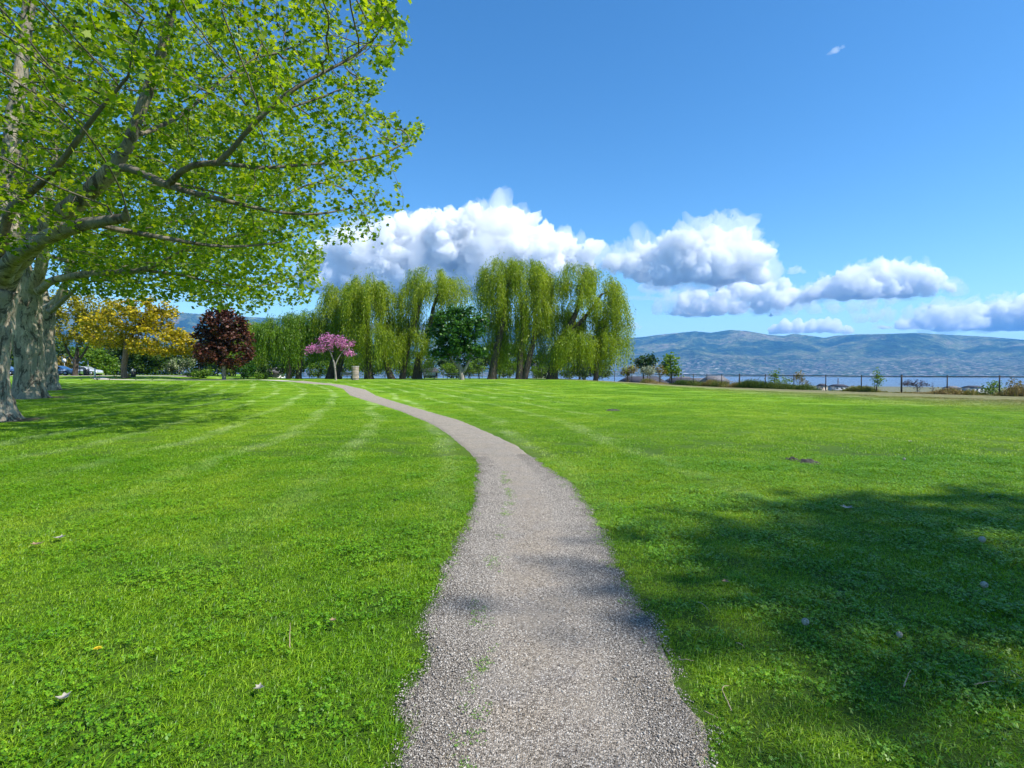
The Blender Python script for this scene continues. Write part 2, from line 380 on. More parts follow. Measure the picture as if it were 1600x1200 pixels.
# lawn colour, shared by the ground sheet and the blades (world position)
def lawn_colour(t, blades):
    p = t.pos()
    big = t.noise(p, 0.16, 3, .6); mid = t.noise(p, 1.3, 4, .6); fine = t.noise(p, 14.0 if not blades else 30.0, 3, .7)
    f = t.math('ADD', t.math('MULTIPLY', big, .5), t.math('ADD', t.math('MULTIPLY', mid, .35), t.math('MULTIPLY', fine, .35)))
    if blades:
        c = t.ramp(f, [(0.36, (.075, .195, .004)), (0.54, (.150, .315, .007)), (0.72, (.29, .43, .022))])
    else:
        c = t.ramp(f, [(0.36, (.055, .145, .004)), (0.56, (.125, .255, .007)), (0.78, (.24, .36, .016))])
    # mower stripes curving with the path: clippings, and laid-blade sheen painted as paler colour
    sx = t.n('ShaderNodeSeparateXYZ', {0: p}); x, y = sx.outputs[0], sx.outputs[1]
    wob = t.math('MULTIPLY', t.noise(p, .12, 2), 2.4)
    u = t.math('ADD', t.math('ADD', x, wob), t.math('MULTIPLY', t.math('POWER', t.math('MAXIMUM', t.math('SUBTRACT', y, 4.0), 0.0), 1.6), .027))
    st = t.math('SINE', t.math('MULTIPLY', u, 3.3)); st = t.math('MULTIPLY', t.math('SUBTRACT', st, .62), 3.0, clamp=True)
    st = t.math('MULTIPLY', st, t.math('MULTIPLY', t.math('SUBTRACT', t.noise(p, .55, 6, .8), .40), 4.0, clamp=True))
    st = t.math('MULTIPLY', st, t.math('MULTIPLY', t.math('SUBTRACT', y, 4.0), .12, clamp=True))
    left = t.math('LESS_THAN', x, 3.0); st = t.math('MULTIPLY', st, t.math('ADD', t.math('MULTIPLY', left, .55), .07))
    c = t.mix(st, c, (.46, .56, .24))
    # dry straw patches
    dry = t.math('MULTIPLY', t.math('SUBTRACT', t.noise(p, .75, 5, .75, .4), .585), 6.0, clamp=True)
    c = t.mix(t.math('MULTIPLY', dry, .42), c, (.22, .24, .09))
    # dry worn band before the fence
    e1 = t.math('SUBTRACT', t.math('ADD', t.math('MULTIPLY', x, .896), t.math('MULTIPLY', y, .444)), 44.66)
    e2 = t.math('SUBTRACT', t.math('ADD', t.math('MULTIPLY', x, .985), t.math('MULTIPLY', y, .171)), 31.28)
    e = t.math('MAXIMUM', e1, e2)
    e = t.math('ADD', e, t.math('MULTIPLY', t.math('SUBTRACT', t.noise(p, .35, 5, .7), .5), 7.0))
    q = t.math('MULTIPLY', t.math('ADD', e, 10.0), .105, clamp=True)
    strw = t.ramp(t.noise(p, 2.6, 5, .8), [(.35, (.10, .12, .035)), (.52, (.20, .19, .08)), (.7, (.33, .27, .16))])
    c = t.mix(t.math('MULTIPLY', q, t.math('SUBTRACT', .95, 0.0)), c, strw)
    return c, p, f
t = NT('lawn_turf'); c, p, f = lawn_colour(t, False)
d = t.attr('dry'); dd = t.math('ADD', d, t.math('MULTIPLY', t.math('SUBTRACT', t.noise(p, .8, 5, .7), .5), t.math('MULTIPLY', d, 1.6)), clamp=True)
strw = t.ramp(t.noise(p, 2.2, 5, .75), [(.35, (.085, .105, .035)), (.55, (.20, .185, .09)), (.75, (.33, .27, .17))])
c = t.mix(t.math('MULTIPLY', dd, t.math('GREATER_THAN', d, .7)), c, strw)
so_ = t.attr('soil'); c = t.mix(so_, c, t.ramp(t.noise(p, 9, 4), [(.3, (.09, .065, .04)), (.7, (.24, .18, .12))]))
h = t.noise(p, 9.0, 6, .8)
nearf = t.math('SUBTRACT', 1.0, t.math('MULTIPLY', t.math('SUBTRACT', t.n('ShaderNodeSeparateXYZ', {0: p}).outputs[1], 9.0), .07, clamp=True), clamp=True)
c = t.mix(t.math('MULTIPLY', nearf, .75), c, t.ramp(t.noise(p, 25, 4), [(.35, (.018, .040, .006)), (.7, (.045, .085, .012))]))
lawn_mat = t.surf(t.princ(c, .85, t.bump(h, .9, .06), .15))

az = np.concatenate([np.linspace(-180, -64, 40)[:-1], np.linspace(-64, 64, 330), np.linspace(64, 180, 40)[1:]]) * pi / 180
rr = np.concatenate([np.linspace(0.01, 4, 10)[:-1], np.geomspace(4, 190, 150), np.geomspace(190, 3400, 50)[1:]])
V, F = polar_mesh(az, rr, G)
me = fast_mesh('ground', V, F, lawn_mat, True)
sd = plat_sd(V[:, 0], V[:, 1])
wd = 4.5 + 4 * sst((V[:, 0] - 15) / 10); dry = np.where(V[:, 0] > 8, sst((sd + wd) / (wd * .8)) * sst((V[:, 0] - 8) / 10) * .95, 0)
dry = np.maximum(dry, sst(sd / 6) * .8)
a = me.attributes.new('dry', 'FLOAT', 'POINT'); a.data.foreach_set('value', dry.astype(np.float32))
soil = np.zeros(len(V))
TRUNKS = [(-16.4, 17.8, 1.5), (-28.0, 33, 2.0), (-36.3, 44, 1.9)]
for tx, ty, tr_ in TRUNKS:
    dd_ = np.hypot(V[:, 0] - tx, V[:, 1] - ty); soil = np.maximum(soil, sst((tr_ * 1.15 - dd_) / .7))
sel = (V[:, 1] > 0) & (V[:, 1] < 90)
a = me.attributes.new('soil', 'FLOAT', 'POINT'); a.data.foreach_set('value', soil.astype(np.float32))
tag(obj('ground', me), kind='structure')

# gravel path
n = len(EL); K = 14
i0 = np.arange(n); V = []
for k in range(K + 1):
    q = k / K; P = EL * (1 - q) + ER * q
    z = G(P[:, 0], P[:, 1]) + 0.010 + 0.012 * np.sin(pi * q)
    if k in (0, K): z = z - 0.03
    V.append(np.stack([P[:, 0], P[:, 1], z], 1))
V = np.stack(V, 1).reshape(-1, 3); i, k = np.meshgrid(np.arange(n - 1), np.arange(K), indexing='ij'); q = (i * (K + 1) + k).ravel()
F = np.stack([q, q + 1, q + K + 2, q + K + 1], 1)
t = NT('path_gravel'); p = t.pos()
vo = t.n('ShaderNodeTexVoronoi', {'Vector': p, 'Scale': 150.0, 'Randomness': 1.0})
vr = t.n('ShaderNodeSeparateColor', {0: vo.outputs['Color']}).outputs[0]
c = t.ramp(vr, [(0, (.062, .053, .044)), (.3, (.175, .149, .120)), (.65, (.32, .276, .225)), (.92, (.48, .43, .365)), (1, (.62, .57, .50))])
c2 = t.ramp(t.noise(p, 1.6, 5, .7), [(.35, (.88, .90, .95)), (.6, (1.0, .96, .90))])
c = t.mix(1.0, c, c2, 'MULTIPLY')
sand = t.math('MULTIPLY', t.math('SUBTRACT', t.noise(p, 2.3, 5, .7), .47), 4.5, clamp=True)
c = t.mix(t.math('MULTIPLY', sand, .55), c, (.32, .27, .205))
far = t.math('MULTIPLY', t.math('SUBTRACT', t.n('ShaderNodeSeparateXYZ', {0: p}).outputs[1], 5.0), .12, clamp=True)
c = t.mix(t.math('MULTIPLY', far, .6), c, t.mix(.6, t.ramp(t.noise(p, 3, 6, .8), [(.3, (.24, .21, .17)), (.7, (.38, .335, .275))]), t.ramp(t.noise(p, 22, 5, .85), [(.36, .35), (.5, 1.0), (.64, 1.75)]), 'MULTIPLY'))
h = t.math('SUBTRACT', 1.0, vo.outputs['Distance'])
path_mat = t.surf(t.princ(c, .9, t.bump(h, .9, .008), .2))
tag(obj('gravel_path', fast_mesh('gravel_path', V, F, path_mat, True)), kind='structure')

# lake
t = NT('lake_water'); p = t.pos()
wv = t.noise(t.n('ShaderNodeMapping', {'Vector': p, 'Scale': (.004, .02, 1)}).outputs[0], 1.0, 6, .7)
c = t.ramp(wv, [(.3, (.08, .14, .21)), (.55, (.13, .20, .29)), (.75, (.26, .35, .44))])
lk = t.surf(t.princ(c, .5, t.bump(t.noise(p, .15, 5, .7), .5, 1.2), .3))
m = MB(); m.add([(-25000, 700, -40), (25000, 700, -40), (25000, 14500, -40), (-25000, 14500, -40)], [(0, 1, 2, 3)])
tag(m.build('lake', lk), kind='structure')

# hills across the lake
RY = np.array([(-900, 470), (-200, 480), (150, 486), (290, 489), (420, 497), (600, 505), (760, 508), (850, 512), (930, 524), (970, 529), (1000, 527), (1030, 523), (1060, 520), (1085, 517.5), (1110, 520), (1140, 515.5), (1165, 517), (1200, 523), (1225, 525), (1238, 521.5), (1262, 524), (1288, 528), (1305, 524.5), (1340, 522.5), (1390, 521.5), (1432, 520), (1480, 523), (1540, 526), (1600, 531), (1700, 533), (1900, 528), (2600, 520)], float)
naz, nr = 620, 190
A = np.linspace(-66, 66, naz) * pi / 180; R = np.linspace(5300, 12500, nr)
AA, RR = np.meshgrid(A, R, indexing='ij'); X = RR * np.sin(AA); Y = RR * np.cos(AA)
px = 800 + FPX * np.tan(A); ytar = np.interp(px, RY[:, 0], RY[:, 1]); tel = (582 - ytar) / FPX * np.cos(A)   # tan of elevation
u = (RR - 5600 - 350 * (fbm(xy3(X, Y, 1500.)) - .5)) / 4500
rid = 1 - np.abs(2 * fbm(xy3(X, Y, 1500., 3), 6, .55) - 1); rid2 = fbm(xy3(X, Y, 450., 7), 5, .6)
prof = .30 * sst(u / .42) + .70 * sst((u - .30) / .68)
rg = fbm(xy3(X * 1.0, Y, 2300., 9), 3)
prof = prof * (.66 + .68 * rg)
H = prof * 700 * (0.72 + .50 * (rid - .5)) + sst(u * 1.5) * ((rid2 - .5) * 120 + (fbm(xy3(X, Y, 160., 2), 4, .6) - .5) * 45)
H = H - 90 * sst((RR - 10800) / 1500) * 3
H = np.where(u < 0, -46.0, -39 + H)
te = (H - CH) / RR; mx = te[:, :].max(axis=1)
H = np.where(H > CH, CH + (H - CH) * (tel / mx)[:, None], H)
V = np.stack([X, Y, H], -1).reshape(-1, 3)
i, j = np.meshgrid(np.arange(naz - 1), np.arange(nr - 1), indexing='ij'); k = (i * nr + j).ravel()
F = np.stack([k, k + 1, k + nr + 1, k + nr], 1)
t = NT('hill_slopes'); p = t.pos()
sz = t.n('ShaderNodeSeparateXYZ', {0: p}).outputs[2]
fo = t.noise(p, .0016, 8, .68, .6)
c = t.ramp(fo, [(.40, (.012, .035, .018)), (.48, (.035, .070, .030)), (.56, (.12, .145, .060)), (.68, (.25, .20, .15))])
# wooded top, settled foot with pale roofs, orchards and dark trees
low = t.math('SUBTRACT', 1.0, t.math('MULTIPLY', sz, .0036), clamp=True)
v1 = t.n('ShaderNodeTexVoronoi', {'Vector': p, 'Scale': .034}); s1 = t.n('ShaderNodeSeparateColor', {0: v1.outputs['Color']})
tw = t.ramp(s1.outputs[0], [(0, (.03, .06, .03)), (.45, (.07, .11, .045)), (.60, (.19, .17, .13)), (.80, (.30, .24, .22)), (.955, (.46, .44, .42))], 'CONSTANT')
c = t.mix(t.math('MULTIPLY', low, .72), c, tw)
fi = t.noise(p, .012, 6, .8); c = t.mix(.65, c, t.ramp(fi, [(.34, .12), (.66, 2.5)]), 'MULTIPLY')
hm = t.surf(t.princ(c, 1.0, t.bump(t.noise(p, .006, 7, .75), 1.0, 110), 0.05))
tag(obj('hills', fast_mesh('hills', V, F, hm, False)), kind='structure')
# ------------------------------------------------------------------ trees
def colonize(N0, P0, A, D, kill, infl, it=70, grav=0.0, jit=0.12, r_=rng):
    """space colonisation: limbs reach for points spread through the crown"""
    nodes = [np.array(N0, float)]; par = list(P0); tot = len(N0); A = np.array(A, float)
    def near(B, Q):
        d2 = ((B[:, None, :] - Q[None]) ** 2).sum(-1); j = d2.argmin(1); return j, np.sqrt(d2[np.arange(len(B)), j])
    ni = np.zeros(len(A), int); nd = np.full(len(A), 1e9)
    for s in range(0, tot, 400):
        j, d = near(A, nodes[0][s:s + 400]); m = d < nd; ni[m] = j[m] + s; nd[m] = d[m]
    kids = {}
    for _ in range(it):
        al = nd < infl
        if not al.any():
            if not len(A): break
            k = nd.argmin(); al = nd <= nd[k] * 1.15
        allN = np.concatenate(nodes); u, inv = np.unique(ni[al], return_inverse=True)
        dv = A[al] - allN[ni[al]]; dv /= np.linalg.norm(dv, axis=1, keepdims=True) + 1e-9
        S = np.zeros((len(u), 3)); np.add.at(S, inv, dv); S += r_.normal(size=S.shape) * jit; S[:, 2] -= grav
        S /= np.linalg.norm(S, axis=1, keepdims=True) + 1e-9
        new = []; np_ = []
        for q, d_ in zip(u, S):
            c = allN[q] + d_ * D; ok = True
            for e in kids.get(q, ()):
                if ((e - c) ** 2).sum() < (D * .35) ** 2: ok = False
            if ok and len(kids.get(q, ())) < 4: kids.setdefault(q, []).append(c); new.append(c); np_.append(q)
        if not new:
            k = nd < np.median(nd) + .01; A, ni, nd = A[~k], ni[~k], nd[~k]
            if len(A) < 3: break
            continue
        new = np.array(new); j, d = near(A, new); m = d < nd; ni[m] = j[m] + tot; nd[m] = d[m]
        nodes.append(new); par += np_; tot += len(new)
        k = nd < kill; A, ni, nd = A[~k], ni[~k], nd[~k]
        if len(A) == 0: break
    return np.concatenate(nodes), np.array(par)

def resample(P, R, D):
    P = np.asarray(P, float); R = np.asarray(R, float)
    s = np.concatenate([[0], np.cumsum(np.linalg.norm(np.diff(P, axis=0), axis=1))]); n = max(2, int(s[-1] / D) + 1)
    q = np.linspace(0, s[-1], n)
    # smooth through the traced points
    Q = np.stack([np.interp(q, s, P[:, k]) for k in range(3)], 1)
    for _ in range(3): Q[1:-1] = Q[1:-1] * .5 + (Q[:-2] + Q[2:]) * .25
    return Q, np.interp(q, s, R)

def skeleton(limbs, A, D, kill, infl, tip=.006, pw=2.3, **kw):
    """limbs: list of (points, radii); each later limb springs from the nearest node of the earlier ones"""
    N = np.zeros((0, 3)); P = []; R = []
    for k, lm in enumerate(limbs):
        pts, rad = lm[0], lm[1]
        Q, r = resample(pts, rad, D)
        if k == 0 or len(lm) > 2: pr = -1
        else:
            pr = int(((N - Q[0]) ** 2).sum(1).argmin())
            if ((N[pr] - Q[0]) ** 2).sum() < (D * .8) ** 2: Q, r = Q[1:], r[1:]
        b = len(N); N = np.vstack([N, Q]); P += [pr] + list(range(b, b + len(Q) - 1)); R += list(r)
    if len(A): N, P = colonize(N, P, A, D, kill, infl, **kw)
    P = np.array(P); r = np.zeros(len(N)); acc = np.zeros(len(N)); nk = np.zeros(len(N), int)
    for i in range(len(N)):
        if P[i] >= 0: nk[P[i]] += 1
    order = np.argsort(-depth_of(P)); 
    for i in order:
        r[i] = max(tip, acc[i] ** (1 / pw))
        if i < len(R): r[i] = max(min(r[i], R[i] * 1.25), R[i])
        if P[i] >= 0: acc[P[i]] += r[i] ** pw
    return N, P, r, nk

def depth_of(P):
    d = np.zeros(len(P), int)
    for i in range(len(P)):
        if P[i] >= 0: d[i] = d[P[i]] + 1 if P[i] < i else 0
    return d

def wood(N, P, r, minr=0.0, flare=None, knob=0.0, sides=(18, 9, 5, 3), thr=(.14, .05, .018)):
    """one continuous branching mesh from the skeleton"""
    ch = [[] for _ in N]
    for i, p in enumerate(P):
        if p >= 0: ch[p].append(i)
    V = []; F4 = []; nv = 0; RD = []; stack = [(i, None) for i in range(len(P)) if P[i] < 0]
    while stack:
        s, pr = stack.pop(); c = [s]; x = s
        while ch[x]:
            ks = sorted(ch[x], key=lambda k: -r[k])
            for k in ks[1:]: stack.append((k, x))
            x = ks[0]; c.append(x)
        rad = r[c].copy(); pts = N[c]
        if rad.max() < minr: continue
        if pr is not None:
            pts = np.vstack([N[pr], pts]); rad = np.concatenate([[min(rad[0] * 1.15, r[pr])], rad])
        if len(pts) < 2: continue
        rad[-1] *= .5
        R0 = rad.max(); n = sides[0] if R0 > thr[0] else sides[1] if R0 > thr[1] else sides[2] if R0 > thr[2] else sides[3]
        if pr is None and flare:
            q = np.linspace(0, len(pts) - 1, len(pts) * 3); i0 = np.arange(len(pts)); n = 40
            pts = np.stack([np.interp(q, i0, pts[:, k]) for k in range(3)], 1); rad = np.interp(q, i0, rad)
        Vt, F = tube_vf(pts, rad, n, False)
        if knob and R0 > .1:
            C = np.repeat(pts, n, 0); o = Vt - C; L = np.linalg.norm(o, axis=1, keepdims=True); o = o / (L + 1e-9)
            g = fbm(np.stack([Vt[:, 0] * 2.2, Vt[:, 1] * 2.2, Vt[:, 2] * .7], 1), 3) - .5 + .5 * (fbm(Vt * 5, 2) - .5)
            Vt = Vt + o * g[:, None] * knob * np.minimum(L, .6) * 2
            if pr is None and flare:
                fh, fa, kk = flare; z = Vt[:, 2] - N[s][2]; th = np.arctan2(o[:, 1], o[:, 0])
                lob = 1 + .55 * np.sin(th * kk + 1.3) + .3 * np.sin(th * (kk + 3) + .4)
                e = np.exp(-np.clip(z, 0, 9) / fh) ; e2 = np.exp(-np.clip(z, 0, 9) / (fh * .35))
                Vt = Vt + o * (L * (fa * .45 * e + fa * .8 * e2 * np.clip(lob, .1, 2))[:, None])
        RD.append(np.repeat(rad, n)); V.append(Vt); F4.append(np.array(F, int).reshape(-1, 4) + nv); nv += len(Vt)
    return np.concatenate(V), np.concatenate(F4), np.concatenate(RD)

LOBED = np.array([(0, 0), (.10, .22), (.02, .50), (.30, .36), (.58, .52), (.60, .20), (1.0, 0), (.60, -.20), (.58, -.52), (.30, -.36), (.02, -.50), (.10, -.22)])
DIAM = np.array([(0, 0), (.45, .30), (1, 0), (.45, -.30)])
OVAL = np.array([(0, 0), (.3, .34), (.75, .26), (1, 0), (.75, -.26), (.3, -.34)])
SLIM = np.array([(0, 0), (.4, .11), (1, 0), (.4, -.11)])

def leaves(C, size, shape, r_, droop=.35, up=.8, svar=.35, axis=None, fold=0.0):
    """flat blades: C centres; returns V,F,rnd"""
    n = len(C); s = size * (1 + r_.uniform(-svar, svar, n))
    if axis is None:
        a = r_.uniform(0, 2 * pi, n); ax = np.stack([np.cos(a), np.sin(a), -droop + r_.normal(size=n) * .45], 1)
    else: ax = axis + r_.normal(size=(n, 3)) * .25
    ax /= np.linalg.norm(ax, axis=1, keepdims=True)
    nn = r_.normal(size=(n, 3)) * .7; nn[:, 2] += up; w_ = np.cross(nn, ax); w_ /= np.linalg.norm(w_, axis=1, keepdims=True) + 1e-9
    k = len(shape)
    V = C[:, None, :] + (shape[None, :, 0:1] * ax[:, None] + shape[None, :, 1:2] * w_[:, None]) * s[:, None, None]
    return V.reshape(-1, 3), np.arange(n * k).reshape(n, k), r_.random(n)

def ellip(r_, n, c, rad, shell=0.0):
    d = r_.normal(size=(n, 3)); d /= np.linalg.norm(d, axis=1, keepdims=True)
    q = r_.random(n) ** (1 / 3); q = shell + (1 - shell) * q
    return np.asarray(c) + d * q[:, None] * np.asarray(rad)

def inpoly(px, py, poly):
    P = np.array(poly, float); ins = np.zeros(np.shape(px), bool); n = len(P)
    for i in range(n):
        a, b = P[i], P[(i + 1) % n]
        ins ^= ((a[1] > py) != (b[1] > py)) & (px < (b[0] - a[0]) * (py - a[1]) / (b[1] - a[1] + 1e-12) + a[0])
    return ins

def bark(name, cols, scale=3.0, patch=None, stretch=.35, bs=.5):
    t = NT(name); p = t.n('ShaderNodeMapping', {'Vector': t.obj(), 'Scale': (1, 1, stretch)}).outputs[0]
    f = t.noise(p, scale * 2.2, 6, .7)
    c = t.ramp(f, [(.32, cols[0]), (.5, cols[1]), (.68, cols[2])])
    if patch:
        g = t.noise(p, scale * .55, 6, .75, .8); g2 = t.noise(p, scale * .8, 6, .8, 1.0)
        c = t.mix(t.ramp(g, [(.47, 0.0), (.53, 1.0)]), c, patch[0])
        c = t.mix(t.ramp(g2, [(.54, 0.0), (.575, .95)]), c, patch[1])
        c = t.mix(t.ramp(t.noise(p, scale * 1.6, 5, .8, .6), [(.59, 0.0), (.63, .8)]), c, patch[2])
        sx_ = t.n('ShaderNodeMapping', {'Vector': t.obj(), 'Scale': (1, 1, .12)}).outputs[0]
        c = t.mix(t.ramp(t.noise(sx_, scale * 4.5, 6, .8), [(.54, 0.0), (.60, .75)]), c, (.09, .072, .052))
    if patch:
        rdn = t.math('MULTIPLY', t.math('SUBTRACT', .24, t.attr('rad')), 5.0, clamp=True)
        c = t.mix(t.math('MULTIPLY', rdn, .74), c, t.ramp(f, [(.3, (.05, .043, .03)), (.7, (.15, .13, .095))]))
    hgt = t.noise(t.n('ShaderNodeMapping', {'Vector': t.obj(), 'Scale': (1, 1, .18)}).outputs[0], scale * 6, 5, .75)
    return t.surf(t.princ(c, .85, t.bump(t.math('ADD', hgt, f), bs, .05), .2))

M = {}
M['plane_bark'] = bark('plane_bark', [(.20, .16, .115), (.40, .335, .25), (.58, .50, .385)], 2.0, [(.27, .25, .19), (.075, .06, .045), (.52, .42, .28)], .4, .8)
M['plane_limb'] = M['plane_bark']
M['dark_bark'] = bark('dark_bark', [(.030, .024, .020), (.065, .052, .042), (.11, .09, .072)], 3)
M['willow_bark'] = bark('willow_bark', [(.035, .028, .022), (.075, .060, .048), (.13, .105, .085)], 3)
M['red_bark'] = bark('red_bark', [(.09, .06, .045), (.17, .12, .095), (.26, .19, .15)], 3)
M['grey_bark'] = bark('grey_bark', [(.12, .105, .095), (.24, .21, .19), (.36, .32, .29)], 3)
M['plane_leaf'] = leaf_mat('plane_leaf', [(.050, .115, .004), (.115, .22, .006), (.20, .31, .010), (.32, .39, .02)], .54, clump=.5)
M['plane_leaf2'] = leaf_mat('plane_leaf_far', [(.050, .10, .007), (.11, .185, .010), (.18, .25, .016)], .5, clump=.4)
M['willow_leaf'] = leaf_mat('willow_leaf', [(.080, .140, .005), (.175, .260, .008), (.27, .36, .014), (.40, .44, .035)], .48, clump=.32)
M['willow_green'] = leaf_mat('willow_leaf_green', [(.050, .125, .005), (.115, .225, .008), (.21, .32, .015)], .42, clump=.32)
M['maple_green'] = leaf_mat('maple_leaf_green', [(.012, .055, .006), (.032, .11, .010), (.07, .18, .016)], .3, clump=.5)
M['yellow_leaf'] = leaf_mat('yellow_leaf', [(.15, .17, .008), (.42, .34, .010), (.64, .50, .03)], .42, (1.2, 1.15, .4), clump=.35)
M['olive_leaf'] = leaf_mat('olive_leaf', [(.10, .11, .008), (.24, .22, .012), (.42, .36, .02)], .42, clump=.35)
M['burgundy_leaf'] = leaf_mat('burgundy_leaf', [(.016, .008, .006), (.055, .021, .012), (.16, .060, .034)], .22, (1.5, .6, .4), clump=.7)
M['pink_blossom'] = leaf_mat('pink_blossom', [(.36, .08, .26), (.60, .20, .44), (.76, .36, .60)], .35, (1.1, .9, 1.05), clump=.8)
M['fresh_leaf'] = leaf_mat('fresh_leaf', [(.050, .115, .010), (.105, .205, .016), (.19, .29, .025)], .45, clump=.5)
M['deep_leaf'] = leaf_mat('deep_leaf', [(.012, .038, .009), (.028, .070, .014), (.055, .11, .02)], .3, clump=.4)
M['mid_leaf'] = leaf_mat('mid_leaf', [(.028, .065, .010), (.060, .115, .016), (.11, .17, .024)], .38, clump=.4)
M['silver_leaf'] = leaf_mat('silver_leaf', [(.16, .19, .12), (.27, .31, .20), (.38, .42, .28)], .3, (1, 1, .8), clump=.8)
M['rust_leaf'] = leaf_mat('rust_leaf', [(.08, .085, .015), (.16, .135, .022), (.26, .19, .035)], .35, clump=.8)
M['white_blossom'] = leaf_mat('white_blossom', [(.06, .11, .02), (.14, .20, .06), (.50, .50, .34)], .3, (1, 1, .8), clump=1.2)
M['plum_leaf'] = leaf_mat('plum_leaf', [(.035, .025, .040), (.065, .045, .065), (.10, .07, .09)], .2, (1, .8, .9), clump=.6)

def make_tree(name, label, cat, base, limbs, A, leafmat, barkmat, D=.5, kill=.9, infl=3.0, per=6, lsize=.25, shape=DIAM, spread=.3,
              thin=.03, tip=.008, seed=1, group=None, flare=None, knob=0.0, minr=0.0, crownname='crown', trunkname='trunk', keep=None, up=.8, droop=.35, it=70, grav=0, extra=None):
    r_ = np.random.default_rng(seed); base = np.asarray(base, float)
    N, P, r, nk = skeleton(limbs, A, D, kill, infl, tip=tip, grav=grav, it=it, r_=r_)
    V, F, rd = wood(N, P, r, minr, flare, knob)
    root = thing(name, label, cat, base, group=group)
    wm = fast_mesh(trunkname, V - base, F, barkmat, True); a_ = wm.attributes.new('rad', 'FLOAT', 'POINT'); a_.data.foreach_set('value', rd.astype(np.float32))
    obj(trunkname, wm, root)
    ln = N[r < thin]
    C = np.repeat(ln, per, 0) + r_.normal(size=(len(ln) * per, 3)) * spread
    if extra is not None: C = np.vstack([C, extra])
    if keep is not None: C = C[keep(C)]
    LV, LF, rn = leaves(C, lsize, shape, r_, up=up, droop=droop)
    obj(crownname, fast_mesh(crownname, LV - base, LF, leafmat, False, rn), root)
    return root, N, P, r

def limb_px(pts, Y, r0, r1, Ys=None):
    """limb traced on the photo at distance Y (or a list of distances)"""
    n = len(pts); Ys = Ys if Ys is not None else [Y] * n
    P = [at(p[0], p[1], Ys[i]) for i, p in enumerate(pts)]
    return P, np.linspace(r0, r1, n)

# --- three big plane trees on the left
def sky_hole(px, py): return True
POLY1 = [(-900, -700), (500, -700), (590, -120), (640, 0), (637, 70), (618, 120), (598, 150), (612, 172), (655, 172), (678, 190), (672, 222), (640, 243), (627, 285), (640, 315), (662, 322), (645, 350), (612, 352), (600, 385), (560, 388), (520, 402), (480, 400), (440, 415), (380, 425), (300, 420), (240, 425), (160, 405), (100, 400), (-900, 420)]
POLY2 = [(-900, -300), (420, -300), (470, 120), (500, 300), (520, 380), (510, 450), (505, 472), (470, 482), (430, 475), (400, 500), (330, 492), (290, 478), (250, 470), (200, 482), (150, 462), (110, 455), (85, 470), (60, 400), (-900, 400)]
POLY3 = [(-900, 0), (300, 0), (420, 300), (470, 400), (470, 470), (420, 492), (340, 500), (280, 470), (200, 470), (130, 460), (95, 460), (85, 300), (-900, 350)]
def crown_pts(r_, n, c, rad, poly, side_keep=.35):
    A = ellip(r_, n, c, rad); px, py = proj(A)
    k = inpoly(px, py, poly) | ((A[:, 1] < 3)); off = (px < -260) | (py < -420)
    k &= ~off | (r_.random(n) < side_keep)
    return A[k]
def holes(A, s_, th=.455): return A[fbm(A / s_, 2) > th]
r_ = np.random.default_rng(3)
b1 = gpY(-23, 17.8)
T1 = limb_px([(-23, 657), (-22, 560), (-17, 490), (0, 440)], 17.8, .56, .50)
T1[0][0] = b1 - np.array([0, 0, .25])
L1 = [T1,
      limb_px([(2, 440), (12, 370), (16, 300), (20, 200), (40, 60), (60, -120), (80, -260)], 0, .36, .10, [17.8, 18, 18.5, 19, 19.5, 20, 20.5]),
      limb_px([(2, 440), (-40, 330), (-110, 150), (-190, -60)], 0, .34, .10, [17.8, 18.5, 19.5, 20]),
      limb_px([(2, 440), (30, 405), (75, 352), (110, 326), (150, 290), (188, 255), (205, 215), (222, 165), (250, 92), (270, 10), (300, -100)], 0, .30, .06, [17.8, 17, 16, 15.5, 15, 14.8, 14.6, 14.5, 14.5, 14.5, 14.5]),
      limb_px([(2, 440), (20, 402), (60, 378), (95, 360), (130, 350), (165, 345), (196, 340)], 0, .26, .10, [17.5, 16.5, 15, 14, 13.5, 13.2, 13]),
      limb_px([(150, 352), (200, 362), (245, 370), (290, 377), (340, 388), (400, 384), (440, 378)], 0, .075, .018, [13.5, 13.6, 13.8, 14, 14.4, 15, 15.5]),
      limb_px([(188, 258), (230, 272), (262, 293), (310, 303), (370, 318), (430, 333), (500, 337), (545, 326)], 0, .10, .02, [14.8, 14.5, 14.2, 14.2, 14.6, 15, 15.6, 16]),
      limb_px([(262, 293), (275, 266), (300, 256), (335, 250), (360, 257), (410, 266), (455, 258), (520, 255), (590, 246), (640, 220)], 0, .085, .015, [14.2, 14, 13.8, 13.7, 13.8, 14, 14.3, 15, 15.6, 16]),
      limb_px([(352, 250), (362, 230), (400, 190), (440, 150), (475, 128), (520, 106), (570, 80), (600, 40)], 0, .075, .015, [13.8, 13.6, 13.4, 13.3, 13.4, 13.6, 14, 14.3]),
      limb_px([(455, 168), (475, 160), (520, 148), (560, 122)], 0, .03, .012, [13.3, 13.6, 14, 14.4]),
      limb_px([(408, 178), (398, 150), (385, 112)], 0, .03, .012, [13.4, 13.2, 13]),
      limb_px([(250, 285), (290, 288), (330, 300), (380, 308), (450, 304)], 0, .04, .012, [14.2, 15, 16, 17, 18]),
      limb_px([(2, 425), (10, 335), (35, 310), (62, 290), (100, 250), (140, 190), (200, 120)], 0, .14, .03, [17.6, 16, 15, 14.5, 14, 13.5, 13]),
      limb_px([(205, 215), (260, 195), (310, 160), (350, 120), (400, 90)], 0, .07, .015, [14.6, 15.5, 16.5, 17.5, 18])]
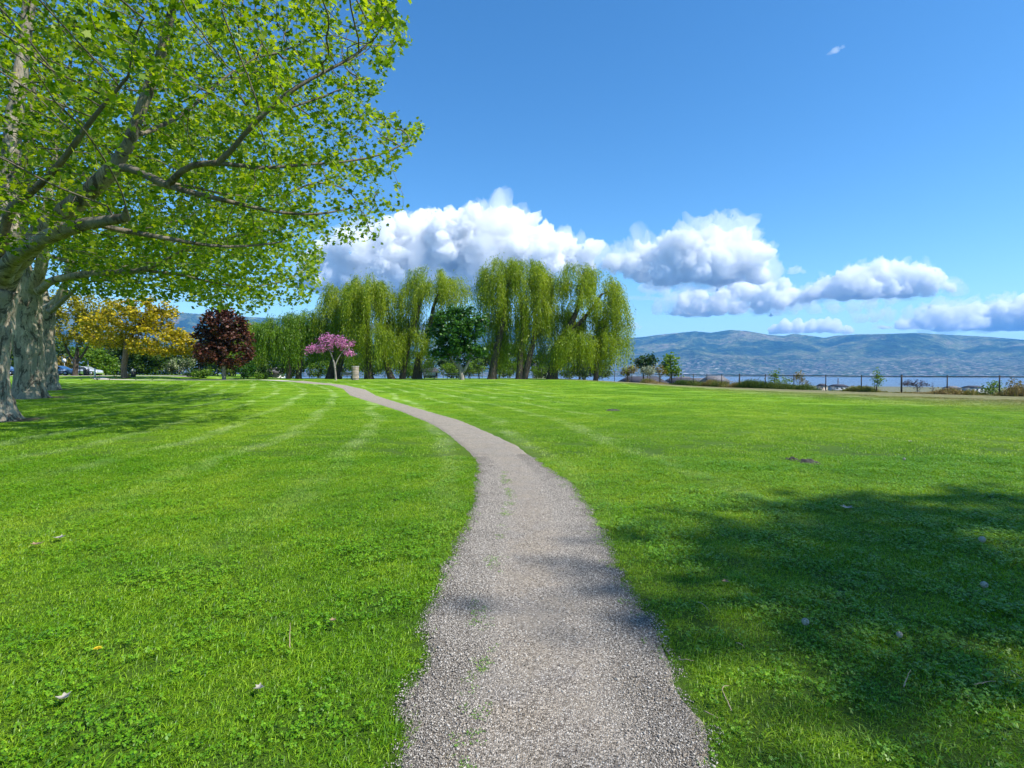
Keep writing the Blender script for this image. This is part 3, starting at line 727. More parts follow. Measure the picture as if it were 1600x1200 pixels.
A1 = np.vstack([holes(crown_pts(r_, 12500, (-12.6, 15.7, 12.9), (13.2, 12.0, 9.1), POLY1, .25), 1.1),
                crown_pts(r_, 900, (-5.5, 15, 9.5), (4.5, 3.5, 4.5), POLY1),
                np.array([at(px, py, Y) for px, py, Y in [(672, 190, 15.8), (668, 210, 15.6), (655, 186, 15.6), (662, 225, 15.5), (645, 205, 15.6), (655, 320, 16.5), (640, 330, 16.5), (630, 60, 15), (625, 90, 15), (618, 110, 15.2), (603, 375, 17), (588, 378, 17), (598, 384, 17)]])])
kp1 = lambda C: (lambda p: inpoly(p[0] + (fbm(C / .8, 2) - .5) * 75, p[1] + (fbm(C / .8 + 9, 2) - .5) * 60, POLY1) | (C[:, 1] < 3) | (p[0] < 40))(proj(C))
make_tree('plane_tree', 'nearest plane tree, at the left edge, its long limbs reaching over the lawn', 'tree', b1, L1, A1, M['plane_leaf'], M['plane_bark'],
          D=.34, kill=.55, infl=2.6, per=10, lsize=.128, shape=LOBED, spread=.12, thin=.0135, tip=.0075, seed=5, flare=(.9, .95, 5), knob=.22, keep=kp1, up=.9, it=90, group='pale barked plane trees along the left side')
b2 = gpY(45, 33)
T2 = limb_px([(49, 622), (47, 560), (44, 500), (42, 450)], 33, .67, .58); T2[0][0] = b2 - np.array([0, 0, .3])
L2 = [T2,
      limb_px([(42, 450), (34, 410), (32, 350), (40, 280), (50, 200), (55, 60)], 33, .44, .10),
      limb_px([(44, 460), (58, 440), (68, 405), (70, 345), (80, 280), (92, 200), (110, 100)], 0, .36, .08, [33, 32.5, 32, 32, 32, 32, 32]),
      limb_px([(62, 455), (76, 440), (105, 432), (150, 426), (190, 425), (222, 424), (250, 412), (280, 395), (300, 384), (350, 372), (420, 360)], 0, .22, .03, [32.6, 31.5, 30.5, 29.5, 29, 28.5, 28, 27.5, 27.5, 28, 28]),
      limb_px([(225, 424), (270, 426), (310, 436), (350, 446), (400, 450), (440, 440)], 0, .075, .02, [28.5, 28.5, 28.5, 28.5, 29, 29.5]),
      limb_px([(70, 400), (110, 410), (160, 416), (200, 418), (280, 400), (330, 395)], 0, .12, .02, [32, 33, 34, 35, 36, 37]),
      limb_px([(75, 330), (110, 300), (150, 250), (220, 200), (300, 150)], 0, .16, .03, [32, 31, 30, 29, 28])]
A2 = np.vstack([holes(crown_pts(r_, 7000, (-24.5, 32, 13.5), (15.5, 10.5, 9.3), POLY2, .2), 1.5), crown_pts(r_, 800, (-14, 31, 7.2), (5, 6, 2.6), POLY2)])
kp2 = lambda C: (lambda p: inpoly(p[0] + (fbm(C / 1.2, 2) - .5) * 60, p[1] + (fbm(C / 1.2 + 9, 2) - .5) * 50, POLY2) | (p[0] < 40))(proj(C))
make_tree('plane_tree', 'broad pale plane tree with a thick flared trunk, second from the left edge', 'tree', b2, L2, A2, M['plane_leaf'], M['plane_bark'],
          D=.5, kill=.8, infl=3.4, per=11, lsize=.20, shape=LOBED, spread=.22, thin=.017, tip=.006, seed=6, flare=(1.0, .85, 6), knob=.22, keep=kp2, up=.9, it=90, group='pale barked plane trees along the left side')
b3 = gpY(74, 44)
T3 = limb_px([(74, 603), (73, 560), (72, 520), (73, 485)], 44, .62, .52); T3[0][0] = b3 - np.array([0, 0, .3])
L3 = [T3,
      limb_px([(73, 485), (95, 470), (104, 440), (112, 390), (122, 350), (130, 300)], 44, .34, .06),
      limb_px([(74, 490), (88, 480), (108, 460), (128, 442), (160, 436), (220, 444), (260, 430)], 0, .2, .03, [44, 43, 42, 41, 40, 40, 40]),
      limb_px([(73, 485), (66, 440), (62, 380), (60, 300)], 44, .3, .06)]
A3 = crown_pts(r_, 2600, (-31, 43, 13.5), (14, 10, 9.3), POLY3, .2)
kp3 = lambda C: (lambda p: inpoly(p[0], p[1], POLY3) | (p[0] < 40))(proj(C))
make_tree('plane_tree', 'pale plane tree standing farthest back of the three, just behind the thick flared one', 'tree', b3, L3, A3, M['plane_leaf2'], M['plane_bark'],
          D=.7, kill=1.1, infl=4, per=9, lsize=.30, shape=DIAM * [1, 1.7], spread=.38, thin=.026, tip=.009, seed=7, flare=(1.0, .6, 5), knob=.28, keep=kp3, it=70, group='pale barked plane trees along the left side')

# --- trees outside the frame on the right whose shade lies over the near lawn
def round_tree(name, label, cat, x, y, h, cr, leafmat, barkmat, seed, nA=700, r0=.22, cz=.62, chh=None, per=7, lsize=.2, shape=LOBED, D=.45, group=None, spread=.28):
    r_ = np.random.default_rng(seed); b = np.array([x, y, gz(x, y)]); ch = chh or h * .36
    A = ellip(r_, nA, b + [0, 0, h - ch], (cr, cr, ch), .35)
    lb = [([b - [0, 0, .2], b + [.1, 0, h * .2], b + [0, .1, h * .4], b + [.1, .1, h * .55]], [r0, r0 * .8, r0 * .7, r0 * .4])]
    return make_tree(name, label, cat, b, lb, A, leafmat, barkmat, D=D, kill=D * 1.7, infl=D * 8, per=per, lsize=lsize, shape=shape, spread=spread, thin=.02, seed=seed, flare=(.5, .5, 5), knob=.1, group=group)
round_tree('shade_tree', 'tall leafy tree beyond the right edge, shading the near right lawn', 'tree', 24.0, -4.9, 27, 6.3, M['fresh_leaf'], M['grey_bark'], 31, nA=1200, per=30, lsize=.28, D=.6, group='trees outside the right edge casting shade', r0=.4, spread=.5)
round_tree('shade_tree', 'tall leafy tree behind the camera at right, shading the bottom right corner', 'tree', 24.7, -8.3, 26, 5.8, M['fresh_leaf'], M['grey_bark'], 32, nA=800, per=24, lsize=.28, D=.6, group='trees outside the right edge casting shade', r0=.4, spread=.6)

# --- middle distance trees, crowns given as overlapping lobes seen in the photo
def lobes_pts(r_, lobes, Y, n, shell=.5, dy=1.0):
    k = Y / FPX; ar = np.array([l[2] * l[3] for l in lobes], float); ar /= ar.sum(); out = []
    for l, a in zip(lobes, ar):
        c = at(l[0], l[1], Y + (l[4] if len(l) > 4 else 0))
        out.append(ellip(r_, max(6, int(n * a)), c, (l[2] * k, (l[2] + l[3]) / 2 * k * dy, l[3] * k), shell))
    return np.vstack(out)
def px_tree(name, label, cat, Y, trunks, lobes, leafmat, barkmat, n=420, seed=1, lsize=.3, per=12, D=None, shape=DIAM * [1, 1.5], group=None, spread=None, dy=1.0, crownname='crown', trunkname='trunk', rt=.2, shell=.4, basex=None, thin=None, **kw):
    r_ = np.random.default_rng(seed); k = Y / FPX
    A = lobes_pts(r_, lobes, Y, int(n * 1.35), shell, dy); A = A[fbm(A / (k * 14) + seed, 2) > .44]; A = A[A[:, 2] > G(A[:, 0], A[:, 1]) + .1]
    bx = gpY(trunks[0][0][0], Y); lb = []
    D = D or 3.9 * k
    for j, tr in enumerate(trunks):
        P = [at(p[0], p[1], Y) for p in tr]; rr_ = [p[2] * k * .5 for p in tr]
        if j == 0: P[0] = bx - [0, 0, .2]
        elif tr[0][1] > 583: g = gpY(tr[0][0], Y); P[0] = g - [0, 0, .2]
        lb.append((P, rr_, 1) if j and tr[0][1] > 583 else (P, rr_))
    return make_tree(name, label, cat, bx, lb, A, leafmat, barkmat, D=D, kill=D * 1.6, infl=D * 9, per=per, lsize=lsize, shape=shape, spread=spread or D * .75, thin=thin or .045 * max(.4, k * 11), tip=.012 * max(.3, k * 11), seed=seed, group=group, crownname=crownname, trunkname=trunkname, it=55, knob=.1, **kw)

px_tree('locust_tree', 'golden yellow leaved tree with a curved brown trunk rising beside small shrubs on the lawn', 'tree', 72,
        [[(195, 594, 10), (193, 575, 8.5), (196, 555, 8), (199, 540, 7), (192, 522, 5)], [(198, 542, 6), (208, 520, 4.5), (222, 500, 3)]],
        [(250, 530, 58, 26), (205, 495, 48, 30), (165, 515, 40, 30), (285, 540, 26, 18), (235, 485, 40, 24)], M['yellow_leaf'], M['red_bark'], n=950, seed=41, lsize=.30, per=13)
px_tree('locust_tree', 'yellow and olive leaved tree with a dark forked trunk standing near the parked cars', 'tree', 80,
        [[(117, 585, 8), (119, 565, 6), (121, 545, 5)], [(118, 570, 4), (106, 550, 3), (98, 530, 2)], [(121, 566, 4), (134, 548, 3), (142, 530, 2)]],
        [(112, 505, 38, 34), (150, 480, 36, 24), (95, 475, 30, 24), (140, 520, 30, 24)], M['olive_leaf'], M['dark_bark'], n=600, seed=42, lsize=.30, per=12)
px_tree('maple_tree', 'dark burgundy leaved maple with a rounded cone crown left of the willows', 'tree', 70,
        [[(350, 592, 6), (350, 575, 5.5), (350, 545, 4), (348, 515, 3)]],
        [(350, 553, 49, 20), (334, 530, 30, 22), (366, 532, 30, 22), (349, 508, 36, 22), (344, 491, 20, 14), (358, 496, 18, 12), (347, 480, 11, 11)], M['burgundy_leaf'], M['grey_bark'], n=900, seed=43, lsize=.32, per=18)
px_tree('redbud_tree', 'small flat topped tree in pink blossom in front of the willows', 'tree', 68,
        [[(525, 593, 3.4), (523.5, 575, 2.8), (521, 562, 2.2), (515, 548, 1.6)], [(523, 572, 2), (530, 556, 1.4), (540, 545, 1)]],
        [(518, 530, 22, 12), (495, 543, 18, 9), (540, 538, 13, 9), (545, 551, 13, 5), (483, 549, 8, 5)], M['pink_blossom'], M['grey_bark'], n=1100, seed=44, lsize=.16, per=13, D=.28, spread=.17, thin=.03)
px_tree('maple_tree', 'dense dark green round tree with a short forked trunk between two groups of willows', 'tree', 70,
        [[(722, 593, 8), (721, 580, 6.5), (716, 565, 4)], [(723, 583, 5), (732, 568, 4), (738, 550, 3)], [(720, 578, 4), (706, 562, 3)]],
        [(712, 525, 34, 28), (698, 500, 20, 17), (733, 512, 22, 22), (688, 545, 20, 15), (742, 548, 16, 13), (722, 490, 15, 12), (678, 522, 14, 12), (750, 500, 12, 13), (706, 484, 10, 8), (738, 484, 9, 8)], M['maple_green'], M['grey_bark'], n=1000, seed=45, lsize=.32, per=18, shell=.25)

# --- weeping willows
def willow(label, Y, trunks, lobes, seed, mat, barkm=None, n=260, strands=900, group='weeping willows at the end of the lawn'):
    """lobes: (px, py, rpx, rpy, py where its curtain ends, depth offset)"""
    r_ = np.random.default_rng(seed); k = Y / FPX; A = []; 
    ar = np.array([l[2] * l[3] for l in lobes], float); ar /= ar.sum()
    for l, a in zip(lobes, ar):
        c = at(l[0], l[1], Y + l[5]); q = ellip(r_, int(n * a * 1.6), c, (l[2] * k, l[2] * k * .95, l[3] * k), .55); q = q[q[:, 2] > c[2] - l[3] * k * .25]; A.append(q)
    A = np.vstack(A); bx = gpY(trunks[0][0][0], Y); lb = []
    for j, tr in enumerate(trunks):
        dz = tr[0][3] if len(tr[0]) > 3 else 0
        P = [at(p[0], p[1], Y + (p[3] if len(p) > 3 else 0)) for p in tr]; rr_ = [p[2] * k * .5 for p in tr]
        if tr[0][1] > 583: P[0] = gpY(tr[0][0], Y + dz) - [0, 0, .25]
        lb.append((P, rr_, 1) if j and tr[0][1] > 583 else (P, rr_))
    N, P, r, nk = skeleton(lb, A, .6, .95, 5.0, tip=.016, r_=r_, it=60)
    V, F, rd = wood(N, P, r, 0, (.8, .35, 5), .12)
    root = thing('willow_tree', label, 'tree', bx, group=group)
    obj('trunk', fast_mesh('trunk', V - bx, F, barkm or M['willow_bark'], True), root)
    # strands
    thin = N[(r < .07)]; px, py = proj(thin); best = np.full(len(thin), -1); bd = np.full(len(thin), 1e9)
    C = []; AX = []; SV = []; SF = []; sv = 0
    idx = r_.integers(0, len(thin), strands)
    cen = [at(l[0], l[1], Y + l[5]) for l in lobes]
    for i in idx:
        p = thin[i]; dd = [((p - cen[j]) / np.array([l[2] * k, l[2] * k, l[3] * k * 1.3])) for j, l in enumerate(lobes)]
        j = int(np.argmin([(d ** 2).sum() for d in dd])); l = lobes[j]
        zb = at(l[0], l[4], Y)[2]; edge = min(1.3, np.hypot(dd[j][0], dd[j][1]))
        L = (p[2] - zb) * r_.uniform(.08, 1.0) ** (.65) * (.55 + .45 * edge)
        L = float(np.clip(L, .8, 12)); m = max(4, int(L / .17)); s = np.linspace(0, 1, m)
        out = np.array([dd[j][0], dd[j][1], 0]); out /= np.linalg.norm(out) + 1e-6; out = out + r_.normal(size=3) * .35
        o = r_.uniform(.3, 1.1); sway = r_.normal(size=3) * .10 * L * .35
        Q = p + r_.normal(size=3) * .25 + np.stack([out[0] * o * (1 - (1 - s) ** 2.2) + sway[0] * s ** 2, out[1] * o * (1 - (1 - s) ** 2.2) + sway[1] * s ** 2, .35 * np.sin(np.minimum(s * L / 1.6, pi)) * o - L * s ** 1.15], 1)
        Q[:, 2] = np.maximum(Q[:, 2], gz(p[0], p[1]) + .25)
        C.append(Q + r_.normal(size=Q.shape) * .045)
        ax = np.gradient(Q, axis=0); ax /= np.linalg.norm(ax, axis=1, keepdims=True) + 1e-6
        AX.append(ax + r_.normal(size=Q.shape) * .28)
    # leafy tufts along the arching tops
    top = np.repeat(thin, 6, 0) + r_.normal(size=(len(thin) * 6, 3)) * .5; C.append(top); AX.append(np.tile([0, 0, -.6], (len(top), 1)) + r_.normal(size=top.shape) * .6)
    C = np.vstack(C); AX = np.vstack(AX)
    LV, LF, rn = leaves(C, .27, SLIM * [1, 1.25], r_, up=.2, axis=AX)
    rn = np.clip(rn * .75 + .25 * (LV.reshape(-1, 4, 3)[:, 0, 2] > 9) * r_.random(len(rn)), 0, 1)
    obj('crown', fast_mesh('crown', LV - bx, LF, mat, False, rn), root)
    return root
WY, WG = M['willow_leaf'], M['willow_green']
willow('weeping willow half hidden behind the burgundy maple, leftmost of the willows', 86, [[(384, 592, 8), (386, 560, 6), (388, 530, 5)]],
       [(385, 520, 24, 22, 588, 0), (372, 510, 18, 16, 575, 2), (402, 530, 14, 14, 585, -1)], 51, WY, strands=1100, n=170)
willow('low green weeping willow with a dense curtain between burgundy maple and pink tree', 78, [[(466, 592, 9), (468, 570, 8), (474, 540, 7), (468, 510, 5)], [(450, 592, 6), (452, 565, 5), (440, 530, 4)]],
       [(440, 512, 36, 22, 588, 0), (470, 500, 30, 20, 586, 1), (422, 520, 18, 18, 582, -2), (495, 510, 18, 18, 580, 2)], 52, WG, strands=2000, n=320)
willow('weeping willow standing directly behind the small pink tree', 80, [[(514, 592, 12), (520, 570, 10), (528, 540, 8), (535, 500, 6), (545, 470, 5)], [(528, 592, 9), (532, 565, 8), (540, 530, 6)]],
       [(528, 465, 26, 24, 545, 0), (512, 480, 18, 20, 560, -2), (545, 500, 26, 24, 585, -1), (552, 450, 18, 16, 520, 2), (510, 520, 18, 16, 580, 2)], 53, WY, strands=1900, n=300)
willow('tall weeping willow just right of the stone pillar with a rounded golden green top', 77, [[(577, 593, 13), (575, 570, 12), (574, 540, 11), (572, 500, 8), (575, 460, 5)], [(613, 593, 10), (604, 570, 9), (598, 545, 7), (596, 510, 5)]],
       [(577, 450, 34, 26, 530, 0), (560, 470, 22, 22, 560, -1), (605, 465, 26, 24, 570, 0), (590, 520, 26, 22, 588, -3), (620, 500, 16, 20, 575, 2), (562, 520, 16, 16, 585, 0)], 54, WY, strands=2300, n=360)
willow('tall open weeping willow with bare dark leaning stems left of the dark green round tree', 78, [[(628, 593, 9), (632, 570, 8), (637, 540, 7.5), (646, 510, 7), (655, 480, 5.5), (664, 450, 4)], [(655, 593, 9), (654, 570, 8), (662, 545, 7), (672, 515, 6), (676, 480, 5), (690, 450, 3.5)], [(647, 592, 7), (650, 570, 6), (655, 550, 5)]],
       [(672, 440, 40, 26, 490, 0), (650, 455, 24, 24, 530, -1), (700, 450, 34, 24, 500, 1), (640, 530, 20, 18, 586, -2), (716, 470, 20, 18, 520, 0), (690, 500, 22, 16, 550, 2), (655, 500, 16, 14, 580, 1), (636, 475, 18, 20, 560, 2), (612, 520, 12, 14, 585, 3)], 55, WY, strands=2700, n=380)
willow('huge weeping willow with dark leaning trunks right of the dark green round tree', 74, [[(768, 594, 14), (772, 570, 12), (778, 540, 11), (786, 505, 9), (792, 470, 6), (795, 440, 4)], [(812, 594, 13), (812, 570, 9), (814, 540, 7), (818, 500, 6), (812, 460, 5)], [(818, 594, 10), (826, 565, 9), (834, 530, 7), (836, 490, 5), (838, 450, 4)]],
       [(790, 425, 38, 26, 500, 0), (770, 450, 22, 24, 535, -1), (825, 425, 36, 26, 480, 1), (775, 500, 20, 24, 575, 3), (808, 495, 22, 26, 575, 2), (840, 470, 26, 26, 560, 0), (842, 440, 22, 22, 540, 1), (852, 505, 16, 22, 580, 3), (755, 440, 12, 18, 530, 0), (797, 540, 16, 16, 588, 2), (758, 470, 12, 18, 560, 1)], 56, WY, strands=4300, n=480)
willow('tallest rightmost weeping willow with a thick leaning trunk and curtains hanging to the lawn', 75, [[(862, 594, 17), (866, 570, 13), (872, 545, 11), (882, 520, 9), (896, 500, 8), (905, 475, 6), (910, 440, 4)], [(868, 560, 9), (880, 535, 8), (896, 515, 7), (920, 490, 6), (940, 460, 4)], [(930, 593, 7), (932, 570, 6), (936, 540, 5), (945, 500, 4)]],
       [(900, 435, 36, 28, 480, 0), (935, 445, 36, 28, 520, 1), (865, 450, 28, 24, 490, 2), (960, 480, 24, 30, 575, 0), (900, 535, 30, 22, 588, -3), (935, 540, 28, 24, 590, -2), (955, 535, 20, 26, 592, -1), (862, 545, 18, 20, 585, 1), (872, 490, 18, 22, 560, 3), (920, 505, 22, 20, 570, 2), (912, 465, 22, 18, 510, -3), (970, 520, 12, 24, 585, 0), (950, 500, 18, 20, 592, 2)], 57, WY, strands=5000, n=560)
# ------------------------------------------------------------------ background trees and shrubs
def shrub(name, label, Y, lobes, mat, seed, n=140, lsize=.22, per=12, bark='dark_bark', group=None, base=None, D=None):
    cx = np.mean([l[0] for l in lobes]); cy = max(l[1] for l in lobes); k = Y / FPX
    g = gpY(cx, Y); gy = proj(g)[1][0]
    tr = [[(cx, gy, 2.2), (cx, gy - 3, 1.6)], ]
    return px_tree(name, label, 'shrub', Y, [[(cx, gy, .10 / k * 1.2), (cx + .3, (gy + cy) / 2, .08 / k)]], lobes, mat, M[bark], n=n, seed=seed, lsize=lsize, per=per, group=group, crownname='foliage', trunkname='stems', D=D or max(.13, 2.2 * k), spread=.08 + 1.1 * k, shell=.3)
SH = [
 ('shrub', 'leafy dark shrub hugging the left foot of the yellow leaved tree', 71, [(184, 588, 8, 6), (190, 584, 5, 5)], 'mid_leaf', 160, .16),
 ('shrub', 'small shrub against the right foot of the yellow leaved tree', 72.5, [(201, 587, 5, 5)], 'deep_leaf', 90, .15),
 ('clipped_shrub', 'low rounded dark shrub on the lawn beneath the white post', 67, [(152.5, 591, 6.5, 3.2)], 'deep_leaf', 110, .12),
 ('clipped_shrub', 'tiny low shrub on the lawn nearest the pale flared trunk', 67, [(127, 592.5, 3.5, 1.8)], 'deep_leaf', 60, .10),
 ('clipped_shrub', 'tiny low shrub left of the yellow leaved tree beside the round one', 67, [(171, 592.5, 3.5, 1.8)], 'deep_leaf', 60, .10),
 ('clipped_shrub', 'flat low shrub just right of the yellow leaved tree', 66, [(212, 593.5, 4.5, 1.8)], 'deep_leaf', 60, .10),
 ('clipped_shrub', 'low shrub with a pointed top between yellow tree and burgundy maple', 66, [(238, 592, 5, 2.6)], 'mid_leaf', 70, .11),
 ('flowering_shrub', 'shrub covered in cream white blossom under the yellow leaves', 84, [(280, 570, 17, 9), (296, 566, 10, 8), (268, 576, 10, 7)], 'white_blossom', 300, .22),
 ('shrub', 'low yellow green shrub left of the burgundy maple trunk', 75, [(312, 584, 12, 6), (325, 581, 9, 5)], 'fresh_leaf', 150, .18),
 ('shrub', 'dark shrub beneath the burgundy maple at its left side', 77, [(300, 583, 12, 7), (330, 576, 10, 8)], 'deep_leaf', 160, .2),
 ('shrub', 'bright green bushy shrub just right of the burgundy maple trunk', 74, [(386, 577, 14, 13), (375, 583, 9, 8)], 'maple_green', 260, .2),
 ('shrub', 'dark rounded shrub between the green bush and the low willow', 75, [(411, 581, 12, 11)], 'deep_leaf', 180, .2),
 ('shrub', 'small pale green shrub in front of the dark rounded one', 72, [(404, 588, 8, 4.5)], 'fresh_leaf', 90, .15),
 ('shrub', 'ragged yellow green shrub behind the fence under the low willow', 86, [(430, 584, 12, 6), (446, 586, 9, 5)], 'fresh_leaf', 120, .2),
 ('shrub', 'light green shrub seen under the pink tree', 90, [(492, 578, 14, 12), (508, 574, 10, 12)], 'fresh_leaf', 180, .22),
 ('shrub', 'yellow green shrub seen between the stone pillar and the next willow', 92, [(552, 566, 16, 14), (592, 572, 14, 13)], 'fresh_leaf', 220, .24),
 ('shrub', 'sunlit shrub seen between the two stems left of the dark green round tree', 92, [(641, 574, 12, 14), (622, 578, 10, 10)], 'fresh_leaf', 180, .22),
 ('shrub', 'yellow green shrub under the dark green round tree beyond the fence', 95, [(700, 577, 16, 11), (745, 574, 16, 13)], 'fresh_leaf', 200, .24),
 ('shrub', 'light green shrub filling the gap between the two huge willow trunks', 92, [(792, 572, 18, 16), (800, 550, 12, 14)], 'fresh_leaf', 260, .24),
 ('shrub', 'shrub with pale leaves behind the fence left of the thick leaning trunk', 92, [(842, 578, 14, 10)], 'fresh_leaf', 140, .22),
 ('young_conifer', 'small dark pointed young tree under the tallest willow', 82, [(911, 582, 9, 9), (911, 572, 6, 9), (911, 564, 3, 6)], 'deep_leaf', 170, .16),
 ('shrub', 'dark shrub behind the fence under the right end of the tallest willow', 86, [(940, 583, 16, 9), (890, 583, 14, 9)], 'mid_leaf', 200, .22),
 ('shrub', 'orange tinged shrub beyond the fence right beside the tallest willow', 92, [(985, 577, 12, 7), (976, 581, 8, 6)], 'rust_leaf', 140, .2),
 ('shrub', 'round silvery green shrub beyond the fence below the small dark tree', 100, [(1012, 579, 13, 7.5)], 'silver_leaf', 150, .2),
 ('shrub', 'orange brown shrub beyond the fence between silvery shrub and light green tree', 102, [(1027, 576, 9, 8), (1036, 580, 7, 6)], 'rust_leaf', 150, .2),
 ('shrub', 'tall airy yellow green shrub growing through the fence right of the golden clumps', 57, [(1222, 583, 12, 11), (1210, 592, 10, 10), (1232, 592, 10, 9), (1218, 574, 6, 6)], 'fresh_leaf', 110, .13),
 ('shrub', 'thin spreading shrub just right of the tall airy one', 56, [(1250, 588, 12, 8), (1262, 581, 6, 5), (1256, 596, 10, 6)], 'rust_leaf', 75, .12),
 ('shrub', 'slender upright young shrub at the fence left of the thick post', 44, [(1372, 590, 7, 9), (1370, 577, 4, 6), (1366, 598, 8, 6)], 'fresh_leaf', 70, .11),
 ('shrub', 'bushy yellow green shrub at the last post on the right', 38, [(1553, 602, 10, 9), (1548, 610, 12, 7)], 'fresh_leaf', 90, .11),
 ('shrub', 'reddish tinged shrub at the right edge behind the fence', 36.5, [(1586, 603, 10, 11), (1594, 610, 10, 8)], 'rust_leaf', 90, .10),
 ('shrub', 'dark plum coloured wide shrub beyond the fence near the lake at right', 92, [(1420, 599, 13, 5), (1432, 598, 12, 5.5), (1445, 601, 8, 3)], 'plum_leaf', 200, .16),
 ('shrub', 'small dark plum shrub beside the wide plum shrub', 92, [(1458, 601, 6, 3.5)], 'plum_leaf', 70, .14),
]
for i, (nm, lb, Y, lo, mt, n_, ls) in enumerate(SH): shrub(nm, lb, Y, lo, M[mt], 100 + i, n=n_, lsize=ls)

BT = [
 ('small dark green round tree beyond the fence right of the willows', 104, [(1005, 566, 12, 9), (1016, 564, 10, 9)], 'deep_leaf', 240),
 ('light green round tree beyond the fence, right one of the two', 104, [(1049, 566, 12, 11), (1053, 576, 11, 9), (1042, 575, 8, 9)], 'fresh_leaf', 260),
 ('bright green tree behind the white post left of the yellow leaved tree', 98, [(150, 562, 22, 18), (136, 556, 16, 16)], 'fresh_leaf', 300),
 ('dark green tree behind the left side of the yellow leaved tree', 104, [(172, 548, 24, 24)], 'deep_leaf', 300),
 ('mottled green tree behind the parked car roof', 108, [(92, 548, 18, 24), (80, 540, 14, 18)], 'mid_leaf', 280),
 ('orange tinged low tree directly above the parked car', 100, [(92, 566, 12, 8), (84, 570, 8, 6)], 'rust_leaf', 140),
 ('green tree seen between the nearest pale trunks', 110, [(20, 550, 20, 24), (-10, 545, 20, 22)], 'mid_leaf', 240),
 ('deep green tree seen at the far left behind the trunks', 118, [(50, 535, 26, 26), (-60, 540, 30, 26)], 'deep_leaf', 260),
 ('deep green tree behind the trunk of the yellow leaved tree', 112, [(212, 556, 20, 20), (196, 545, 16, 20)], 'deep_leaf', 260),
 ('olive green tree behind the right part of the yellow crown', 106, [(242, 560, 22, 16), (228, 550, 16, 16)], 'mid_leaf', 260),
 ('green tree behind the white blossoming shrub', 112, [(268, 556, 20, 16), (290, 552, 16, 14)], 'mid_leaf', 240),
 ('dark tree in the gap left of the burgundy maple', 108, [(310, 560, 16, 16), (326, 545, 16, 18)], 'deep_leaf', 240),
 ('green tree behind the burgundy maple', 104, [(360, 545, 24, 26), (340, 560, 20, 20)], 'mid_leaf', 260),
 ('dark tree behind the leftmost willow', 106, [(400, 555, 20, 24), (425, 560, 18, 20)], 'deep_leaf', 260),
 ('dark tree behind the low green willow', 104, [(455, 555, 24, 24), (482, 552, 18, 22)], 'deep_leaf', 280),
 ('green tree behind the pink blossoming tree', 106, [(515, 550, 22, 24), (540, 556, 18, 20)], 'mid_leaf', 280),
 ('dark tree behind the golden topped willow', 108, [(575, 552, 22, 24), (600, 560, 18, 18)], 'deep_leaf', 260),
 ('green tree behind the open bare stemmed willow', 112, [(632, 560, 18, 16), (662, 562, 18, 14)], 'mid_leaf', 220),
 ('dark tree behind the dark green round tree', 110, [(705, 558, 20, 16), (742, 556, 20, 18)], 'deep_leaf', 260),
 ('green tree behind the huge two trunked willow', 108, [(780, 552, 22, 20), (808, 556, 18, 16)], 'mid_leaf', 260),
 ('dark tree behind the tallest willow at its left', 110, [(845, 562, 16, 12), (870, 560, 18, 13)], 'deep_leaf', 200),
 ('dark tree behind the tallest willow at its right', 108, [(905, 558, 22, 16), (938, 560, 18, 15)], 'deep_leaf', 260)]
for i, (lb, Y, lo, mt, n_) in enumerate(BT):
    if i > 1: lo = [(l[0], l[1] + 2, l[2] * 1.3, l[3] * 1.25) for l in lo] + [(lo[0][0] + 8, 576, 22, 12)]; n_ = int(n_ * 1.5)
    else: lo = [(l[0], l[1], l[2] * 1.2, l[3] * 1.1) for l in lo]
    cx = lo[0][0]; g = gpY(cx, Y); gy = proj(g)[1][0]; cy = lo[0][1]
    px_tree('tree', lb, 'tree', Y, [[(cx, min(gy, 640), 3.0), (cx + 1, (gy + cy) / 2, 2.4), (cx - 1, cy, 1.6)]], lo, M[mt], M['dark_bark'], n=n_, seed=200 + i, lsize=.42, per=16, group='trees in the background beyond the lawn')

# weeds growing along the fence
FL = np.array([(52, 17.5), (45, 23.6), (31.9, 36.2), (22.0, 56.2), (18.1, 78.6)])
def along(P, s):
    L = np.concatenate([[0], np.cumsum(np.hypot(*np.diff(P, axis=0).T))]); return np.stack([np.interp(s, L, P[:, 0]), np.interp(s, L, P[:, 1])], -1), L[-1]
r_ = np.random.default_rng(77); tot = along(FL, 0)[1]
def blades(base, h, wdt, r_, lean=.35, seg=2):
    n = len(base); a = r_.uniform(0, 2 * pi, n); ln = r_.uniform(.1, 1, n) * lean
    d = np.stack([np.cos(a), np.sin(a), np.zeros(n)], 1); w_ = np.stack([-np.sin(a + .6), np.cos(a + .6), np.zeros(n)], 1) * (wdt * .5)[:, None]
    up = np.array([0, 0, 1.0]); m1 = base + (up * .55 + d * (ln * .35)[:, None]) * h[:, None]; tp = base + (up * (1 - ln * .25)[:, None] + d * ln[:, None]) * h[:, None]
    V = np.stack([base - w_, base + w_, m1 + w_ * .75, m1 - w_ * .75, tp], 1).reshape(-1, 3); i = np.arange(n)[:, None] * 5
    return V, i + np.array([[0, 1, 2, 3]]), i + np.array([[3, 2, 4]])
s = r_.uniform(0, tot, 70000); P, _ = along(FL, s); cl = fbm(xy3(s, s * 0, 1.7), 3); k = cl + r_.normal(size=len(s)) * .03 > .29; s, P, cl = s[k], P[k], cl[k]
off = r_.gamma(2., .32, len(s)); nrm = np.array([.88, .47]); P = P + nrm * (off - .25)[:, None] + r_.normal(size=P.shape) * .2
hh = np.clip(cl - .30, 0.02, 1) * 1.9 * (.35 + 1.2 * fbm(xy3(s, s * 0, .45, 8), 2)) * r_.uniform(.35, 1.1, len(s)) * np.exp(-((off - .8) / 1.9) ** 2) + .06
